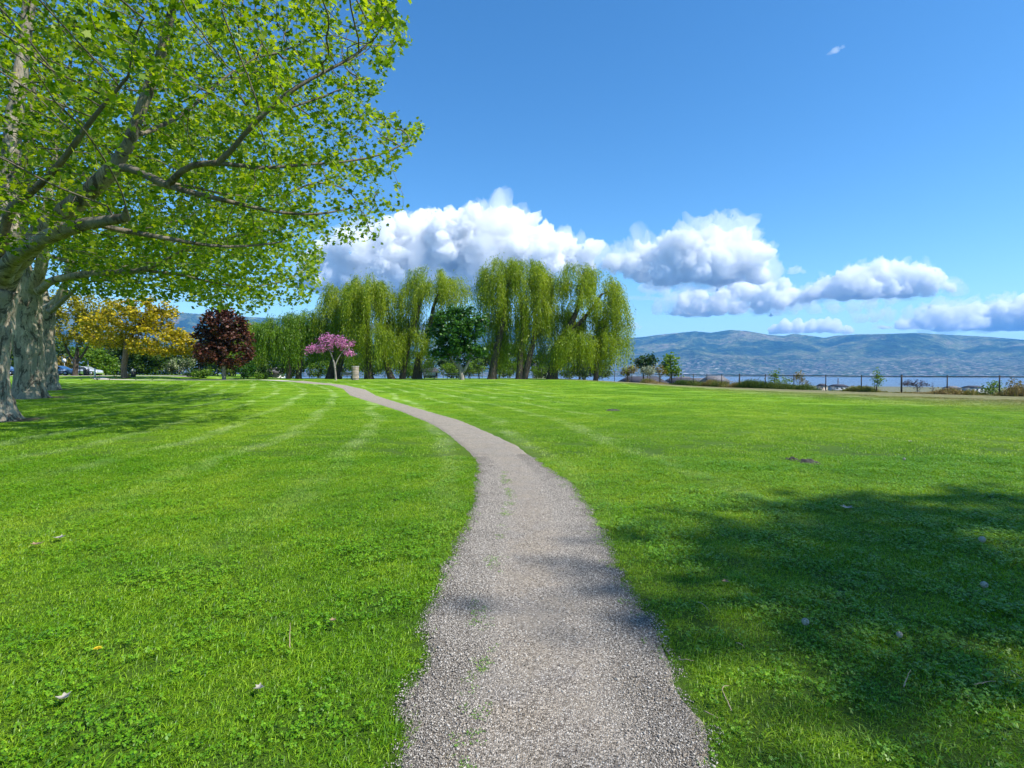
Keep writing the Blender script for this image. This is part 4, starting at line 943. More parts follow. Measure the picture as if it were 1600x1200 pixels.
B = np.stack([P[:, 0], P[:, 1], G(P[:, 0], P[:, 1]) - .02], 1)
V, Fa, Fb = blades(B, np.clip(hh, .05, .85), np.full(len(s), .026), r_, .5)
tone = np.clip(fbm(xy3(s, s * 0, 2.4, 5), 3) * 1.7 - .35 + r_.normal(size=len(s)) * .12, 0, 1)
LV, LF, rn = leaves(B + r_.normal(size=B.shape) * [.1, .1, .0] + np.array([0, 0, 1]) * (hh * r_.uniform(.2, 1, len(s)))[:, None], .09, DIAM * [1, 1.5], r_)
t = NT('fence_weeds'); q = t.attr('rnd')
c = t.ramp(q, [(0.0, (.05, .10, .012)), (.35, (.10, .16, .02)), (.55, (.20, .20, .035)), (.75, (.30, .22, .07)), (1, (.42, .31, .15))])
wmat = t.surf(t.n('ShaderNodeMixShader', {0: .35, 1: t.princ(c, .6), 2: t.n('ShaderNodeBsdfTranslucent', {'Color': c}).outputs[0]}).outputs[0])
me = fast_mesh('fence_weeds', np.vstack([V, LV]), [np.vstack([Fa]), Fb, LF + len(V)], wmat, False, np.concatenate([tone, tone, np.clip(tone + r_.normal(size=len(s)) * .1, 0, 1)]))
tag(obj('weeds', me), kind='stuff')

# ------------------------------------------------------------------ chain link fence
M['black_metal'] = simple('black_metal', (.018, .019, .02), .5)
M['wire'] = simple('black_wire', (.03, .032, .034), .5)
def fence(name, label, pts, H, spacing=3.0, thick=(), phase=0.0):
    P = np.array(pts, float); tot = along(P, 0)[1]; n = int((tot - phase) / spacing) + 1
    S = [phase + i * spacing for i in range(n)]; Q = [along(P, s_)[0] for s_ in S]; Q = [np.array([q[0], q[1], gz(q[0], q[1])]) for q in Q]
    root = thing(name, label, 'fence', Q[0]); b = Q[0]
    for i, q in enumerate(Q):
        r0 = .062 if i in thick else .04
        m = MB(); m.tube([q - b - [0, 0, .3], q - b + [0, 0, H + (.06 if i in thick else .02)]], r0, 10); m.lathe([(r0 * 1.15, 0), (r0 * 1.1, .03), (.01, .055)], tuple(q - b + [0, 0, H + (.06 if i in thick else .02)]), 10)
        m.build('post', M['black_metal'], root)
    m = MB(); m.tube([q - b + [0, 0, H - .02] for q in Q], .03, 6); m.build('top_rail', M['black_metal'], root)
    for i in range(len(Q) - 1):
        A_, B_ = Q[i] - b, Q[i + 1] - b; L = np.linalg.norm(B_ - A_); e = (B_ - A_) / L; st_ = .075; N_ = int((L + H) / st_); V = []; F = []; w_ = .0024
        nrm = np.array([-e[1], e[0], 0]) * .004; hh = H - .06
        for sgn in (1, -1):
            for j in range(N_):
                x0 = j * st_ - hh; a0, a1 = max(0, -x0), min(hh, L - x0)
                if a1 - a0 < .02: continue
                def pt(a): xx = x0 + a; return A_ + e * (xx if sgn > 0 else L - xx) + np.array([0, 0, .03 + a])
                p, q = pt(a0), pt(a1); wv = e * w_; k = len(V)
                V += [p - wv + nrm * sgn, p + wv + nrm * sgn, q + wv + nrm * sgn, q - wv + nrm * sgn]; F.append((k, k + 1, k + 2, k + 3))
        fast = fast_mesh('wire_mesh', V, np.array(F), M['wire']); obj('wire_mesh', fast, root)
    return root
fence('chain_link_fence', 'black chain link fence along the lawn edge facing the lake', FL[1:], 1.25, 3.0, thick=(8, 13), phase=.9)
fence('chain_link_fence', 'black chain link fence running behind the willow trunks', [(16.9, 80.2), (11.5, 86), (-25, 88), (-50, 90)], 1.45, 3.0)

# ------------------------------------------------------------------ built things
M['stone'] = simple('pillar_stone', (.33, .27, .225), .9, .35, 5); M['cap'] = simple('cap_stone', (.42, .39, .35), .85)
M['white'] = simple('white_paint', (.72, .72, .70), .6, .06); M['cream'] = simple('cream_wall', (.50, .46, .38), .8, .1, 1); M['tan'] = simple('tan_wall', (.40, .33, .26), .8, .1, 1)
M['grey_wall'] = simple('grey_wall', (.34, .36, .38), .8, .1, 1); M['roof_dark'] = simple('dark_roof', (.055, .052, .065), .85, .2, 2); M['roof_grey'] = simple('grey_roof', (.16, .155, .165), .85, .2, 2)
M['glass'] = simple('window_glass', (.03, .04, .05), .08, .1, 1, spec=.8); M['dark'] = simple('dark_plastic', (.03, .03, .032), .5); M['wood'] = simple('bench_wood', (.34, .22, .12), .7, .25, 9)
M['steel'] = simple('grey_steel', (.42, .43, .44), .4, .1, 3, .6)
# stone pillar
b = gpY(555, 69); root = thing('stone_pillar', 'square stone pillar with flat cap standing between the pink tree and the willows', 'pillar', b, rz=.5)
W_ = .72; m = MB()
for i in range(9):
    z = .09 + i * .175; m.box((0, 0, z), (W_ * (.97 + .03 * ((i * 7) % 3)), W_ * (.97 + .03 * ((i * 5) % 3)), .17), bev=.02)
m.build('shaft', M['stone'], root); MB().box((0, 0, 1.64), (W_ * 1.10, W_ * 1.10, .09), bev=.03).build('cap', M['cap'], root)

# post, bins, sign
b = gpY(148.5, 74); r0 = thing('white_post', 'slim white post standing on the grass left of the yellow leaved tree', 'post', b)
m = MB(); m.box((0, 0, .55), (.13, .13, 1.3)); m.build('shaft', M['white'], r0); MB().box((0, 0, 1.235), (.17, .17, .06), top=.4).build('cap', M['white'], r0)
b = gpY(135, 82); r0 = thing('litter_bin', 'dark square litter bin near the parked cars', 'bin', b)
MB().box((0, 0, .42), (.5, .5, .84), top=1.08, bev=.04).build('bin_body', M['dark'], r0); MB().box((0, 0, .90), (.6, .6, .10), top=.85).build('lid', M['dark'], r0)
b = gpY(208.5, 76); r0 = thing('litter_bin', 'dark litter bin with pale domed hood right of the yellow leaved tree', 'bin', b)
MB().lathe([(.26, 0), (.29, .05), (.29, .68), (.26, .72)], n=16).build('bin_body', M['dark'], r0); MB().lathe([(.30, .70), (.30, .86), (.25, .99), (.13, 1.07), (.02, 1.09)], n=16).build('hood', M['cap'], r0)
b = gpY(101, 88); r0 = thing('road_sign', 'round pale sign on a thin grey pole behind the parked car', 'sign', b)
MB().tube([(0, 0, 0), (0, 0, 2.5)], .035, 8).build('pole', M['steel'], r0)
m = MB(); a = np.arange(20) * 2 * pi / 20; m.prism([(cos(x) * .33, 2.3 + sin(x) * .33) for x in a], -.06, -.04); m.build('sign_face', M['white'], r0)
b = gpY(138, 84); r0 = thing('light_pole', 'thin grey pole rising just behind the dark litter bin', 'pole', b)
MB().tube([(0, 0, 0), (0, 0, 2.1)], .045, 8).build('shaft', M['steel'], r0); MB().lathe([(.06, 2.1), (.10, 2.14), (.02, 2.2)], n=10).build('cap', M['steel'], r0)
b = gpY(125, 84); r0 = thing('bollard_light', 'black bollard light with a small pale top left of the bin', 'bollard', b)
MB().tube([(0, 0, 0), (0, 0, 1.25)], .06, 8).build('shaft', M['dark'], r0); MB().lathe([(.09, 1.25), (.11, 1.33), (.09, 1.43), (.02, 1.47)], n=10).build('lamp_head', M['white'], r0)

# cars
def paint(nm, c):
    t = NT(nm); f = t.noise(t.obj(), 3, 3); return t.surf(t.princ(t.ramp(f, [(.3, tuple(v * .93 for v in c)), (.7, c)]), .28, None, .6, .35, **{'Coat Weight': .6}))
M['tyre'] = simple('tyre_rubber', (.02, .02, .02), .9); M['rim'] = simple('alloy_rim', (.45, .46, .47), .35, .05, 2, .8); M['lamp'] = simple('lamp_glass', (.6, .6, .58), .15, .05, 2, spec=.8); M['red_lamp'] = simple('red_lamp_glass', (.35, .02, .02), .2)
def car(label, x, y, rz, mat, group='cars parked beyond the lawn'):
    r0 = thing('parked_car', label, 'car', (x, y, gz(x, y)), rz, group)
    out = [(-2.2, .35), (-2.25, .62), (-2.15, .92), (-1.75, .98), (-1.25, 1.36), (-.6, 1.46), (.25, 1.42), (1.0, 1.02), (1.75, .90), (2.15, .74), (2.22, .45), (2.1, .28), (1.75, .25), (1.68, .5), (1.5, .64), (1.3, .68), (1.1, .64), (.92, .5), (.86, .24), (-.92, .24), (-.98, .5), (-1.15, .64), (-1.35, .68), (-1.55, .64), (-1.73, .5), (-1.8, .26)]
    o = np.array(out); n = len(o); V = []
    for yy, sc, lift in ((-.86, .985, .0), (-.80, 1, 0), (-.62, 1, 0), (.62, 1, 0), (.80, 1, 0), (.86, .985, 0)):
        p = o.copy()
        top = np.clip((p[:, 1] - .9) / .55, 0, 1); p[:, 0] *= sc; yv = yy * (1 - .20 * top)
        V.append(np.stack([p[:, 0], yv, p[:, 1]], 1))
    V = np.concatenate(V); F = [(l * n + i, l * n + (i + 1) % n, (l + 1) * n + (i + 1) % n, (l + 1) * n + i) for l in range(5) for i in range(n)]; F += [tuple(range(n))[::-1], tuple(range(5 * n, 6 * n))]
    m = MB(); m.add(V, F); m.build('body', mat, r0)
    for sy in (-1, 1):
        y_ = lambda z: sy * (.862 * (1 - .20 * np.clip((z - .9) / .55, 0, 1)) + .006)
        for nm, w4 in (('window', [(-1.18, .98), (-.98, 1.30), (-.42, 1.38), (-.42, .98)]), ('window', [(-.34, .98), (-.34, 1.38), (.20, 1.35), (.82, 1.02), (.8, .98)])):
            m = MB(); V = [(a_, y_(b_), b_) for a_, b_ in w4]; V += [(a_, y_(b_) - sy * .004, b_) for a_, b_ in w4]; k = len(w4)
            m.add(V, [tuple(range(k)), tuple(range(k, 2 * k))[::-1]] + [(i, (i + 1) % k, (i + 1) % k + k, i + k) for i in range(k)]); m.build('window', M['glass'], r0)
        for wx in (-1.35, 1.3):
            m = MB(); a = np.arange(20) * 2 * pi / 20; m.prism([(wx + cos(q) * .33, .33 + sin(q) * .33) for q in a], sy * .66, sy * .86); w_ = m.build('wheel', M['tyre'], r0)
            m = MB(); m.prism([(wx + cos(q) * .21, .33 + sin(q) * .21) for q in a], sy * .855, sy * .872); m.build('rim', M['rim'], w_)
        MB().box((2.17, sy * .62, .66), (.10, .30, .12)).build('headlight', M['lamp'], r0); MB().box((-2.22, sy * .62, .78), (.08, .26, .14)).build('tail_lamp', M['red_lamp'], r0)
        MB().box((.72, sy * .95, 1.02), (.14, .16, .11), bev=.1).build('mirror', mat, r0)
    return r0
c1 = gpY(94, 84); car('silver blue car parked beyond the pale trunks, its front toward the dark forked tree', c1[0], c1[1], .06, paint('car_paint_blue', (.30, .38, .50)))
c2 = gpY(137, 91); car('white car mostly hidden behind the dark forked tree trunk', c2[0] - 1.0, c2[1] + 1, .05, paint('car_paint_white', (.62, .66, .72)))
c3 = gpY(8, 84); car('blue car glimpsed between the first two pale trunks', c3[0], c3[1], .06, paint('car_paint_dark_blue', (.16, .25, .42)))

# road, kerbed walk and strip of walkway
def strip(name, P, wd, mat, lift, sub=60):
    P = np.array(P, float); L = along(P, 0)[1]; s_ = np.linspace(0, L, sub); Q, _ = along(P, s_); T = np.gradient(Q, axis=0); T /= np.linalg.norm(T, axis=1, keepdims=True); N_ = np.stack([-T[:, 1], T[:, 0]], 1)
    A_, B_ = Q + N_ * wd / 2, Q - N_ * wd / 2; K = 6; V = np.stack([np.stack([(A_ * (1 - k / K) + B_ * k / K)[:, 0], (A_ * (1 - k / K) + B_ * k / K)[:, 1]], 1) for k in range(K + 1)], 1).reshape(-1, 2)
    V = np.column_stack([V, G(V[:, 0], V[:, 1]) + lift]); i, k = np.meshgrid(np.arange(sub - 1), np.arange(K), indexing='ij'); q = (i * (K + 1) + k).ravel()
    return tag(obj(name, fast_mesh(name, V, np.stack([q, q + K + 1, q + K + 2, q + 1], 1), mat, True)), kind='structure')
M['concrete'] = simple('walk_concrete', (.46, .42, .37), .9, .15, 1.5); M['asphalt'] = simple('road_asphalt', (.055, .055, .058), .9, .2, 2)
strip('walkway', [tuple(gp(452, 596)[:2]), tuple(gp(430, 594.6)[:2]), (-30, 68.5), (-36, 67.2), (-44, 67.0), (-50, 69.5), (-54, 74)], 1.5, M['concrete'], .03)
strip('pavement', [(-44, 78.8), (-75, 79.2), (-110, 79)], 1.6, M['concrete'], .04)
strip('road', [(-46, 85.5), (-76, 85.8), (-130, 85)], 9.0, M['asphalt'], .02)

# low buildings below the bank
def house(label, x, y, zr, w_, d_, h_, wall, roof, rz=0.0, ridge=1.2, win=3, base=None, group='houses below the lawn toward the lake'):
    g = gz(x, y); r0 = thing('house', label, 'house', (x, y, g), rz, group); z0 = 0; top = zr - g - ridge; hw = top
    MB().box((0, 0, hw / 2 - .5), (w_, d_, hw + 1.0)).build('wall', wall, r0)
    m = MB(); o = .4; V = [(-w_ / 2 - o, -d_ / 2 - o, hw + .002), (w_ / 2 + o, -d_ / 2 - o, hw + .002), (w_ / 2 + o, d_ / 2 + o, hw + .002), (-w_ / 2 - o, d_ / 2 + o, hw + .002), (-w_ / 2 + w_ * .12, 0, hw + ridge), (w_ / 2 - w_ * .12, 0, hw + ridge)]
    m.add(V, [(3, 2, 1, 0), (0, 1, 5, 4), (1, 2, 5), (2, 3, 4, 5), (3, 0, 4)]); m.build('roof', roof, r0)
    for i in range(win):
        xx = -w_ / 2 + w_ * (i + .5) / win; wn = MB().box((xx, -d_ / 2 - .02, hw - 1.3), (min(1.8, w_ / win * .5), .08, 1.2)).build('window', M['white'], r0)
        MB().box((xx, -d_ / 2 - .065, hw - 1.3), (min(1.6, w_ / win * .5 - .2), .03, 1.0)).build('pane', M['glass'], wn)
    return r0
def hpx(x0, x1, ytop, Y): return (x0 + x1) / 2, (x1 - x0) * Y / FPX, at(0, ytop, Y)[2]
HS = [('long low grey walled house with dark roof beyond the fence under the small dark tree', 970, 1036, 588, 128, 'grey_wall', 'roof_dark', 5),
      ('dark roofed house right of the light green tree beyond the fence', 1040, 1088, 590, 140, 'grey_wall', 'roof_dark', 4),
      ('pale walled house with grey roof just above the golden grass clump', 1052, 1082, 588.5, 165, 'cream', 'roof_grey', 3),
      ('tan house with one dark window at the right end of the house row', 1100, 1134, 587, 150, 'tan', 'roof_grey', 1),
      ('low pale house roof between the tan house and the dark roofed one', 1078, 1112, 590.5, 175, 'cream', 'roof_grey', 3),
      ('white house with dark roof seen through the gap under the low willow', 418, 442, 574, 112, 'white', 'roof_grey', 2),
      ('grey house seen through the tallest willow left of its thick trunk', 832, 856, 566, 118, 'grey_wall', 'roof_grey', 3),
      ('dark pavilion glimpsed between the open willow and the dark green round tree', 662, 684, 575, 98, 'dark', 'roof_dark', 2),
      ('small dark roofed lakeside building right of the tan house', 1279, 1290, 599.5, 420, 'tan', 'roof_dark', 2),
      ('low lakeside building with a mast beside it', 1298, 1322, 600.5, 460, 'grey_wall', 'roof_dark', 3),
      ('tan lakeside building at the right below the far shore', 1478, 1496, 603, 420, 'tan', 'roof_grey', 3),
      ('dark low lakeside building right of the plum shrubs', 1508, 1532, 602.5, 470, 'grey_wall', 'roof_dark', 3)]
for (lb, x0, x1, yt, Y, wl, rf, wn) in HS:
    cx, w_, z = hpx(x0, x1, yt, Y); g = gpY(cx, Y); house(lb, g[0], Y, z, w_ * .93, min(9, w_), 0, M[wl], M[rf], 0.08, min(1.6, .25 * (z - g[2])), wn)
g = gpY(1309.5, 470); r0 = thing('mast', 'thin dark mast standing beside the lakeside building', 'mast', g); zt = at(0, 591, 470)[2] - g[2]
MB().tube([(0, 0, 0), (0, 0, zt)], .35, 8).build('shaft', M['dark'], r0); MB().box((0, 0, zt * .93), (2.2, .3, .3)).build('crossarm', M['dark'], r0)

# picnic tables and bench behind the willows
def picnic(label, px, Y, top, rz=0.1, cat='picnic table'):
    r0 = thing('picnic_table', label, cat, gpY(px, Y), rz, 'picnic tables by the fence')
    MB().box((0, 0, .75), (1.8, .75, .06)).build('table_top', M[top], r0)
    for s_ in (-1, 1):
        MB().box((0, s_ * .68, .45), (1.8, .27, .05)).build('seat', M[top], r0)
        m = MB(); m.tube([(s_ * .65, -.7, 0), (s_ * .65, -.2, .72)], .045, 6); m.tube([(s_ * .65, .7, 0), (s_ * .65, .2, .72)], .045, 6); m.tube([(s_ * .65, -.72, .41), (s_ * .65, .72, .41)], .04, 6); m.build('leg_frame', M['dark'], r0)
picnic('wooden picnic table between the dark green round tree and the huge willow', 741, 79, 'wood', .2)
picnic('pale picnic table left of the dark green round tree trunk', 708, 81, 'cap', -.2)
def bench(label, px, Y, mat, rz=0.0):
    r0 = thing('park_bench', label, 'bench', gpY(px, Y), rz, 'benches by the fence')
    MB().box((0, 0, .45), (1.7, .42, .05), bev=.1).build('seat', M[mat], r0); MB().box((0, .22, .72), (1.7, .05, .36), bev=.1).build('backrest', M[mat], r0)
    for s_ in (-1, 1): MB().box((s_ * .7, 0, .21), (.07, .40, .42)).build('leg', M['dark'], r0)
bench('pale bench just right of the open willow stems', 671, 79, 'white', .1)
bench('pale grey bench left of the stone pillar under the willow', 541, 79, 'cap', .05)

# ------------------------------------------------------------------ small things lying on the lawn
M['clock'] = simple('dandelion_fluff', (.46, .44, .36), .9, .1, 40); M['stem'] = simple('dandelion_stem', (.22, .28, .08), .7)
M['dead_leaf'] = simple('dead_leaf', (.30, .20, .11), .8, .4, 25); M['pale_leaf'] = simple('bleached_leaf', (.34, .31, .25), .8, .25, 25); M['twig'] = simple('dry_twig', (.36, .27, .17), .85, .3, 30); M['soil'] = simple('loose_soil', (.10, .075, .05), .95, .5, 14); M['yellow_petal'] = simple('yellow_petal', (.70, .50, .02), .6, .1, 30)
def dandelion(label, px, py, size=1.0):
    b = gp(px, py); r0 = thing('dandelion_clock', label, 'dandelion', b, group='dandelion clocks on the right lawn'); h = .07 * size; r_ = np.random.default_rng(int(px))
    MB().tube([(0, 0, 0), (.004, .002, h * .5), (.010, .004, h)], .0016, 5).build('stem', M['stem'], r0)
    d = r_.normal(size=(170, 3)); d /= np.linalg.norm(d, axis=1, keepdims=True); c = np.array([.010, .004, h]); m = MB()
    for v in d:
        u = np.cross(v, [.3, .5, .8]); u /= np.linalg.norm(u); w2 = np.cross(v, u); tp = c + v * .015 * size; k = .0042 * size
        m.add([c + u * .0003, c - u * .0003, tp, tp + u * k + v * .002, tp + w2 * k + v * .002, tp - u * k + v * .002, tp - w2 * k + v * .002], [(0, 1, 2), (2, 3, 4), (2, 4, 5), (2, 5, 6), (2, 6, 3)])
    m.build('seed_head', M['clock'], r0)
for lb, x, y, s_ in [('white dandelion clock at the right in the shaded lawn, the largest one', 1533, 863, 1.5), ('small dandelion clock near the right edge above the dry stalks', 1536, 935, 1.3), ('dandelion clock in the shade midway between path and right edge', 1256, 995, 1.15), ('flattened dandelion clock below and right of the middle one', 1403, 1010, .9), ('tiny dandelion clock farther up beside the dark soil scrapes', 1412, 726, 1.3)]: dandelion(lb, x, y, s_)
def fleaf(label, px, py, size, mat, seed, name='fallen_leaf', cat='leaf'):
    r_ = np.random.default_rng(seed); b = gp(px, py); sh = LOBED; k = len(sh); th = r_.uniform(0, 6.28)
    ct, s2 = cos(th), sin(th); V = []
    for z in (0, .0012):
        for (x, y) in sh: x -= .4; V.append(((x * ct - y * s2) * size, (x * s2 + y * ct) * size, .042 + z + size * (.55 * y * y + .35 * x * x)))
    F = [tuple(range(k)), tuple(range(k, 2 * k))[::-1]] + [(i, (i + 1) % k, (i + 1) % k + k, i + k) for i in range(k)]
    m = MB(); m.add(V, F); o = m.build(name, M[mat], loc=b); tag(o, label, cat, 'dead leaves scattered over the lawn')
for i, (lb, x, y, s_, mt) in enumerate([('curled pale brown leaf on the right lawn above the shade line', 1325, 800, .13, 'pale_leaf'), ('white bleached leaf on the left lawn beside a brown one', 93, 848, .085, 'pale_leaf'), ('brown dead leaf left of the white bleached one', 58, 858, .085, 'dead_leaf'), ('silvery leaf at the bottom left corner of the lawn', 99, 1105, .055, 'pale_leaf'), ('small white leaf on the lawn left of the path bottom', 405, 1089, .045, 'pale_leaf'), ('pinkish brown leaf bit on the lawn left of the path', 520, 980, .04, 'dead_leaf'), ('brown leaf on the shaded lawn beside the path at right', 1133, 919, .05, 'dead_leaf'), ('pale leaf scrap far up on the sunny right lawn', 1424, 693, .11, 'pale_leaf')]): fleaf(lb, x, y, s_, mt, i + 3)
b = gp(153, 1027); r0 = thing('yellow_flower', 'single yellow dandelion bloom in the grass at the lower left', 'flower', b)
MB().tube([(0, 0, 0), (0, 0, .045)], .0018, 5).build('stem', M['stem'], r0); m = MB()
for k in range(36):
    a = k * 2.4; rr_ = .006 + .014 * (k / 36); m.add([(0, 0, .046), (cos(a - .18) * rr_, sin(a - .18) * rr_, .053 - .005 * k / 36), (cos(a) * rr_ * 1.2, sin(a) * rr_ * 1.2, .054 - .006 * k / 36), (cos(a + .18) * rr_, sin(a + .18) * rr_, .053 - .005 * k / 36)], [(0, 1, 2, 3)])
m.build('petals', M['yellow_petal'], r0)
def twig(label, pts, r, name='twig'):
    P = np.array([gp(x, y) + [0, 0, z] for x, y, z in pts]); b = P[0]; m = MB(); Q, rr_ = resample(P - b, np.linspace(r, r * .4, len(P)), .012)
    Q[1:-1] += np.random.default_rng(int(pts[0][0])).normal(size=(len(Q) - 2, 3)) * .0012
    m.tube(Q, rr_, 6); tag(m.build(name, M['twig'], loc=b), label, 'twig', 'dry twigs on the lawn')
for lb, P in [('curved pale stalk in the grass right of the path bottom', [(1143, 1126, .04), (1132, 1105, .05), (1127, 1095, .055), (1133, 1090, .055), (1139, 1090, .05)]), ('straight pale twig in the shaded grass right of the path', [(1091, 951, .04), (1100, 958, .05), (1110, 969, .045)]), ('dry twig lying at the path edge beside reddish leaves', [(1060, 1038, .02), (1072, 1042, .04), (1084, 1046, .045)]), ('short dark twig in the grass right of the straight one', [(1150, 1017, .04), (1158, 1021, .05), (1163, 1026, .045)]), ('crossed dry stalk at the lower right of the lawn', [(1412, 1087, .04), (1417, 1076, .05), (1422, 1064, .055)]), ('long thin stalk lying flat at the lower right corner', [(1522, 1086, .045), (1538, 1083, .05), (1556, 1082, .05)]), ('slanting twig near the right edge of the lower lawn', [(1580, 1063, .045), (1588, 1070, .05), (1598, 1077, .045)]), ('upright straw stalk left of the path bottom', [(453, 1020, .02), (453, 1008, .05), (454, 992, .07)]), ('fallen stalk crossing the gravel edge at the bottom right', [(1100, 1120, .02), (1110, 1126, .025), (1122, 1133, .03)])]: twig(lb, P, .0028)
M['soil'] = simple('loose_soil2', (.040, .038, .026), .95, .5, 14)
def soilpatch(label, px, py, w_, seed):
    r_ = np.random.default_rng(seed); b = gp(px, py); m = MB(); n = 150
    g = np.linspace(-1, 1, 15); X, Y_ = np.meshgrid(g, g, indexing='ij'); q = np.clip(1 - X ** 2 - Y_ ** 2, 0, 1); Z = q ** .6 * .06 * (fbm(np.stack([X * 3, Y_ * 3, X * 0 + seed], -1), 4) * 1.8 - .3) - .01
    V = np.stack([X * w_, Y_ * w_ * 1.6, Z], -1).reshape(-1, 3); i, j = np.meshgrid(np.arange(14), np.arange(14), indexing='ij'); k = (i * 15 + j).ravel()
    tag(obj('soil_mound', fast_mesh('soil_mound', V, np.stack([k, k + 15, k + 16, k + 1], 1), M['soil'], True), loc=b + [0, 0, .02]), label, 'soil mound', 'dark soil mounds on the lawn')
soilpatch('dark mound of loose soil on the sunny right lawn, left of a pair', 1238, 720, .10, 1); soilpatch('longer dark soil scrape right beside the left mound', 1264, 724, .16, 2); soilpatch('small dark soil spot far up the lawn beyond the path bend', 1150, 762, .06, 3) if False else None
soilpatch('faint dark soil scrape far up the middle of the lawn', 958, 642, .28, 4)

# ------------------------------------------------------------------ grass blades, clover and loose stones
t = NT('grass_blades'); c, p, f = lawn_colour(t, True)
isl = t.n('ShaderNodeNewGeometry').outputs['Random Per Island']
c = t.mix(1.0, c, t.ramp(isl, [(0, (.42, .55, .45)), (.45, (.9, .95, .9)), (.80, (1.35, 1.25, 1.1)), (.95, (1.6, 1.4, 1.8)), (1, (2.2, 1.8, 5.0))]), 'MULTIPLY')
tr = t.n('ShaderNodeBsdfTranslucent', {'Color': t.mix(1.0, c, (1.35, 1.3, .6), 'MULTIPLY')}).outputs[0]
grass_mat = t.surf(t.n('ShaderNodeMixShader', {0: .42, 1: t.princ(c, .42, None, .4), 2: tr}).outputs[0])
t = NT('clover_leaves'); c, p, f = lawn_colour(t, True)
isl = t.n('ShaderNodeNewGeometry').outputs['Random Per Island']
c = t.mix(1.0, c, t.ramp(isl, [(0, (.45, .62, .6)), (.5, (.75, .9, .8)), (1, (1.2, 1.2, 1.0))]), 'MULTIPLY')
tr = t.n('ShaderNodeBsdfTranslucent', {'Color': t.mix(1.0, c, (1.35, 1.3, .6), 'MULTIPLY')}).outputs[0]
clover_mat = t.surf(t.n('ShaderNodeMixShader', {0: .35, 1: t.princ(c, .4, None, .4), 2: tr}).outputs[0])
t = NT('loose_stone'); isl = t.n('ShaderNodeNewGeometry').outputs['Random Per Island']
stone_mat = t.surf(t.princ(t.ramp(isl, [(0, (.065, .057, .048)), (.4, (.18, .158, .132)), (.75, (.32, .285, .24)), (1, (.56, .52, .46))]), .85, None, .3))

def disc(r_, n, R): a = r_.uniform(0, 2 * pi, n); q = np.sqrt(r_.random(n)) * R; return np.stack([np.cos(a) * q, np.sin(a) * q, np.zeros(n)], 1)
def proto(nm, V, F, mat):
    o = bpy.data.objects.new(nm, fast_mesh(nm, V, F, mat)); return o
def grass_proto(nm, n, R, h, wd, seed, clover=0):
    r_ = np.random.default_rng(seed); B = disc(r_, n, R); B[:, 2] = -.006
    H_ = h * r_.uniform(.35, 1.2, n) * (1 - .3 * (np.hypot(B[:, 0], B[:, 1]) / R)); V, Fa, Fb = blades(B, H_, wd * r_.uniform(.6, 1.3, n), r_, 1.9)
    return proto(nm, V, [Fa, Fb], grass_mat)
def clover_proto(nm, n, R, h, ls, seed):
    r_ = np.random.default_rng(seed); B = disc(r_, n, R); B[:, 2] = h * r_.uniform(.45, 1.05, n); V = []; F = []
    sh = np.array([(0, 0), (.5, .42), (.95, .36), (1.0, 0), (.95, -.36), (.5, -.42)])
    for i in range(n):
        a0 = r_.uniform(0, 6.28); tl = r_.normal(size=2) * .35
        for j in range(3):
            a = a0 + j * 2.094; s_ = ls * r_.uniform(.7, 1.15); c_, n_ = cos(a), sin(a); x = (sh[:, 0] * c_ - sh[:, 1] * n_) * s_; y = (sh[:, 0] * n_ + sh[:, 1] * c_) * s_
            V.append(np.stack([B[i, 0] + x, B[i, 1] + y, B[i, 2] + x * tl[0] + y * tl[1] - sh[:, 0] * s_ * .12], 1))
    V = np.concatenate(V); return proto(nm, V, np.arange(len(V)).reshape(-1, 6), clover_mat)
def stone_proto(nm, n, R, r0, r1, seed):
    r_ = np.random.default_rng(seed); B = disc(r_, n, R); m = MB(); ic = np.array([(1, 0, 0), (-1, 0, 0), (0, 1, 0), (0, -1, 0), (0, 0, 1), (0, 0, -1), (.6, .6, .5), (-.6, .6, .5), (.6, -.6, .5), (-.6, -.6, .5)])
    V = []; F = []
    tri = [(0, 6, 4), (6, 2, 4), (2, 7, 4), (7, 1, 4), (1, 9, 4), (9, 3, 4), (3, 8, 4), (8, 0, 4), (0, 2, 6), (2, 1, 7), (1, 3, 9), (3, 0, 8), (0, 5, 2), (2, 5, 1), (1, 5, 3), (3, 5, 0)]
    for i in range(n):
        s_ = r_.uniform(r0, r1) * (1 if r_.random() > .06 else 1.6); v = ic * r_.uniform(.75, 1.25, (10, 1)) * s_ * np.array([1, r_.uniform(.6, 1), r_.uniform(.5, .8)]); a = r_.uniform(0, 6.28); c_, n_ = cos(a), sin(a)
        v = v @ np.array([[c_, n_, 0], [-n_, c_, 0], [0, 0, 1]]); V.append(v + B[i] + [0, 0, s_ * .3]); F += [tuple(k + i * 10 for k in tt) for tt in tri]
    return proto(nm, np.concatenate(V), np.array(F), stone_mat)

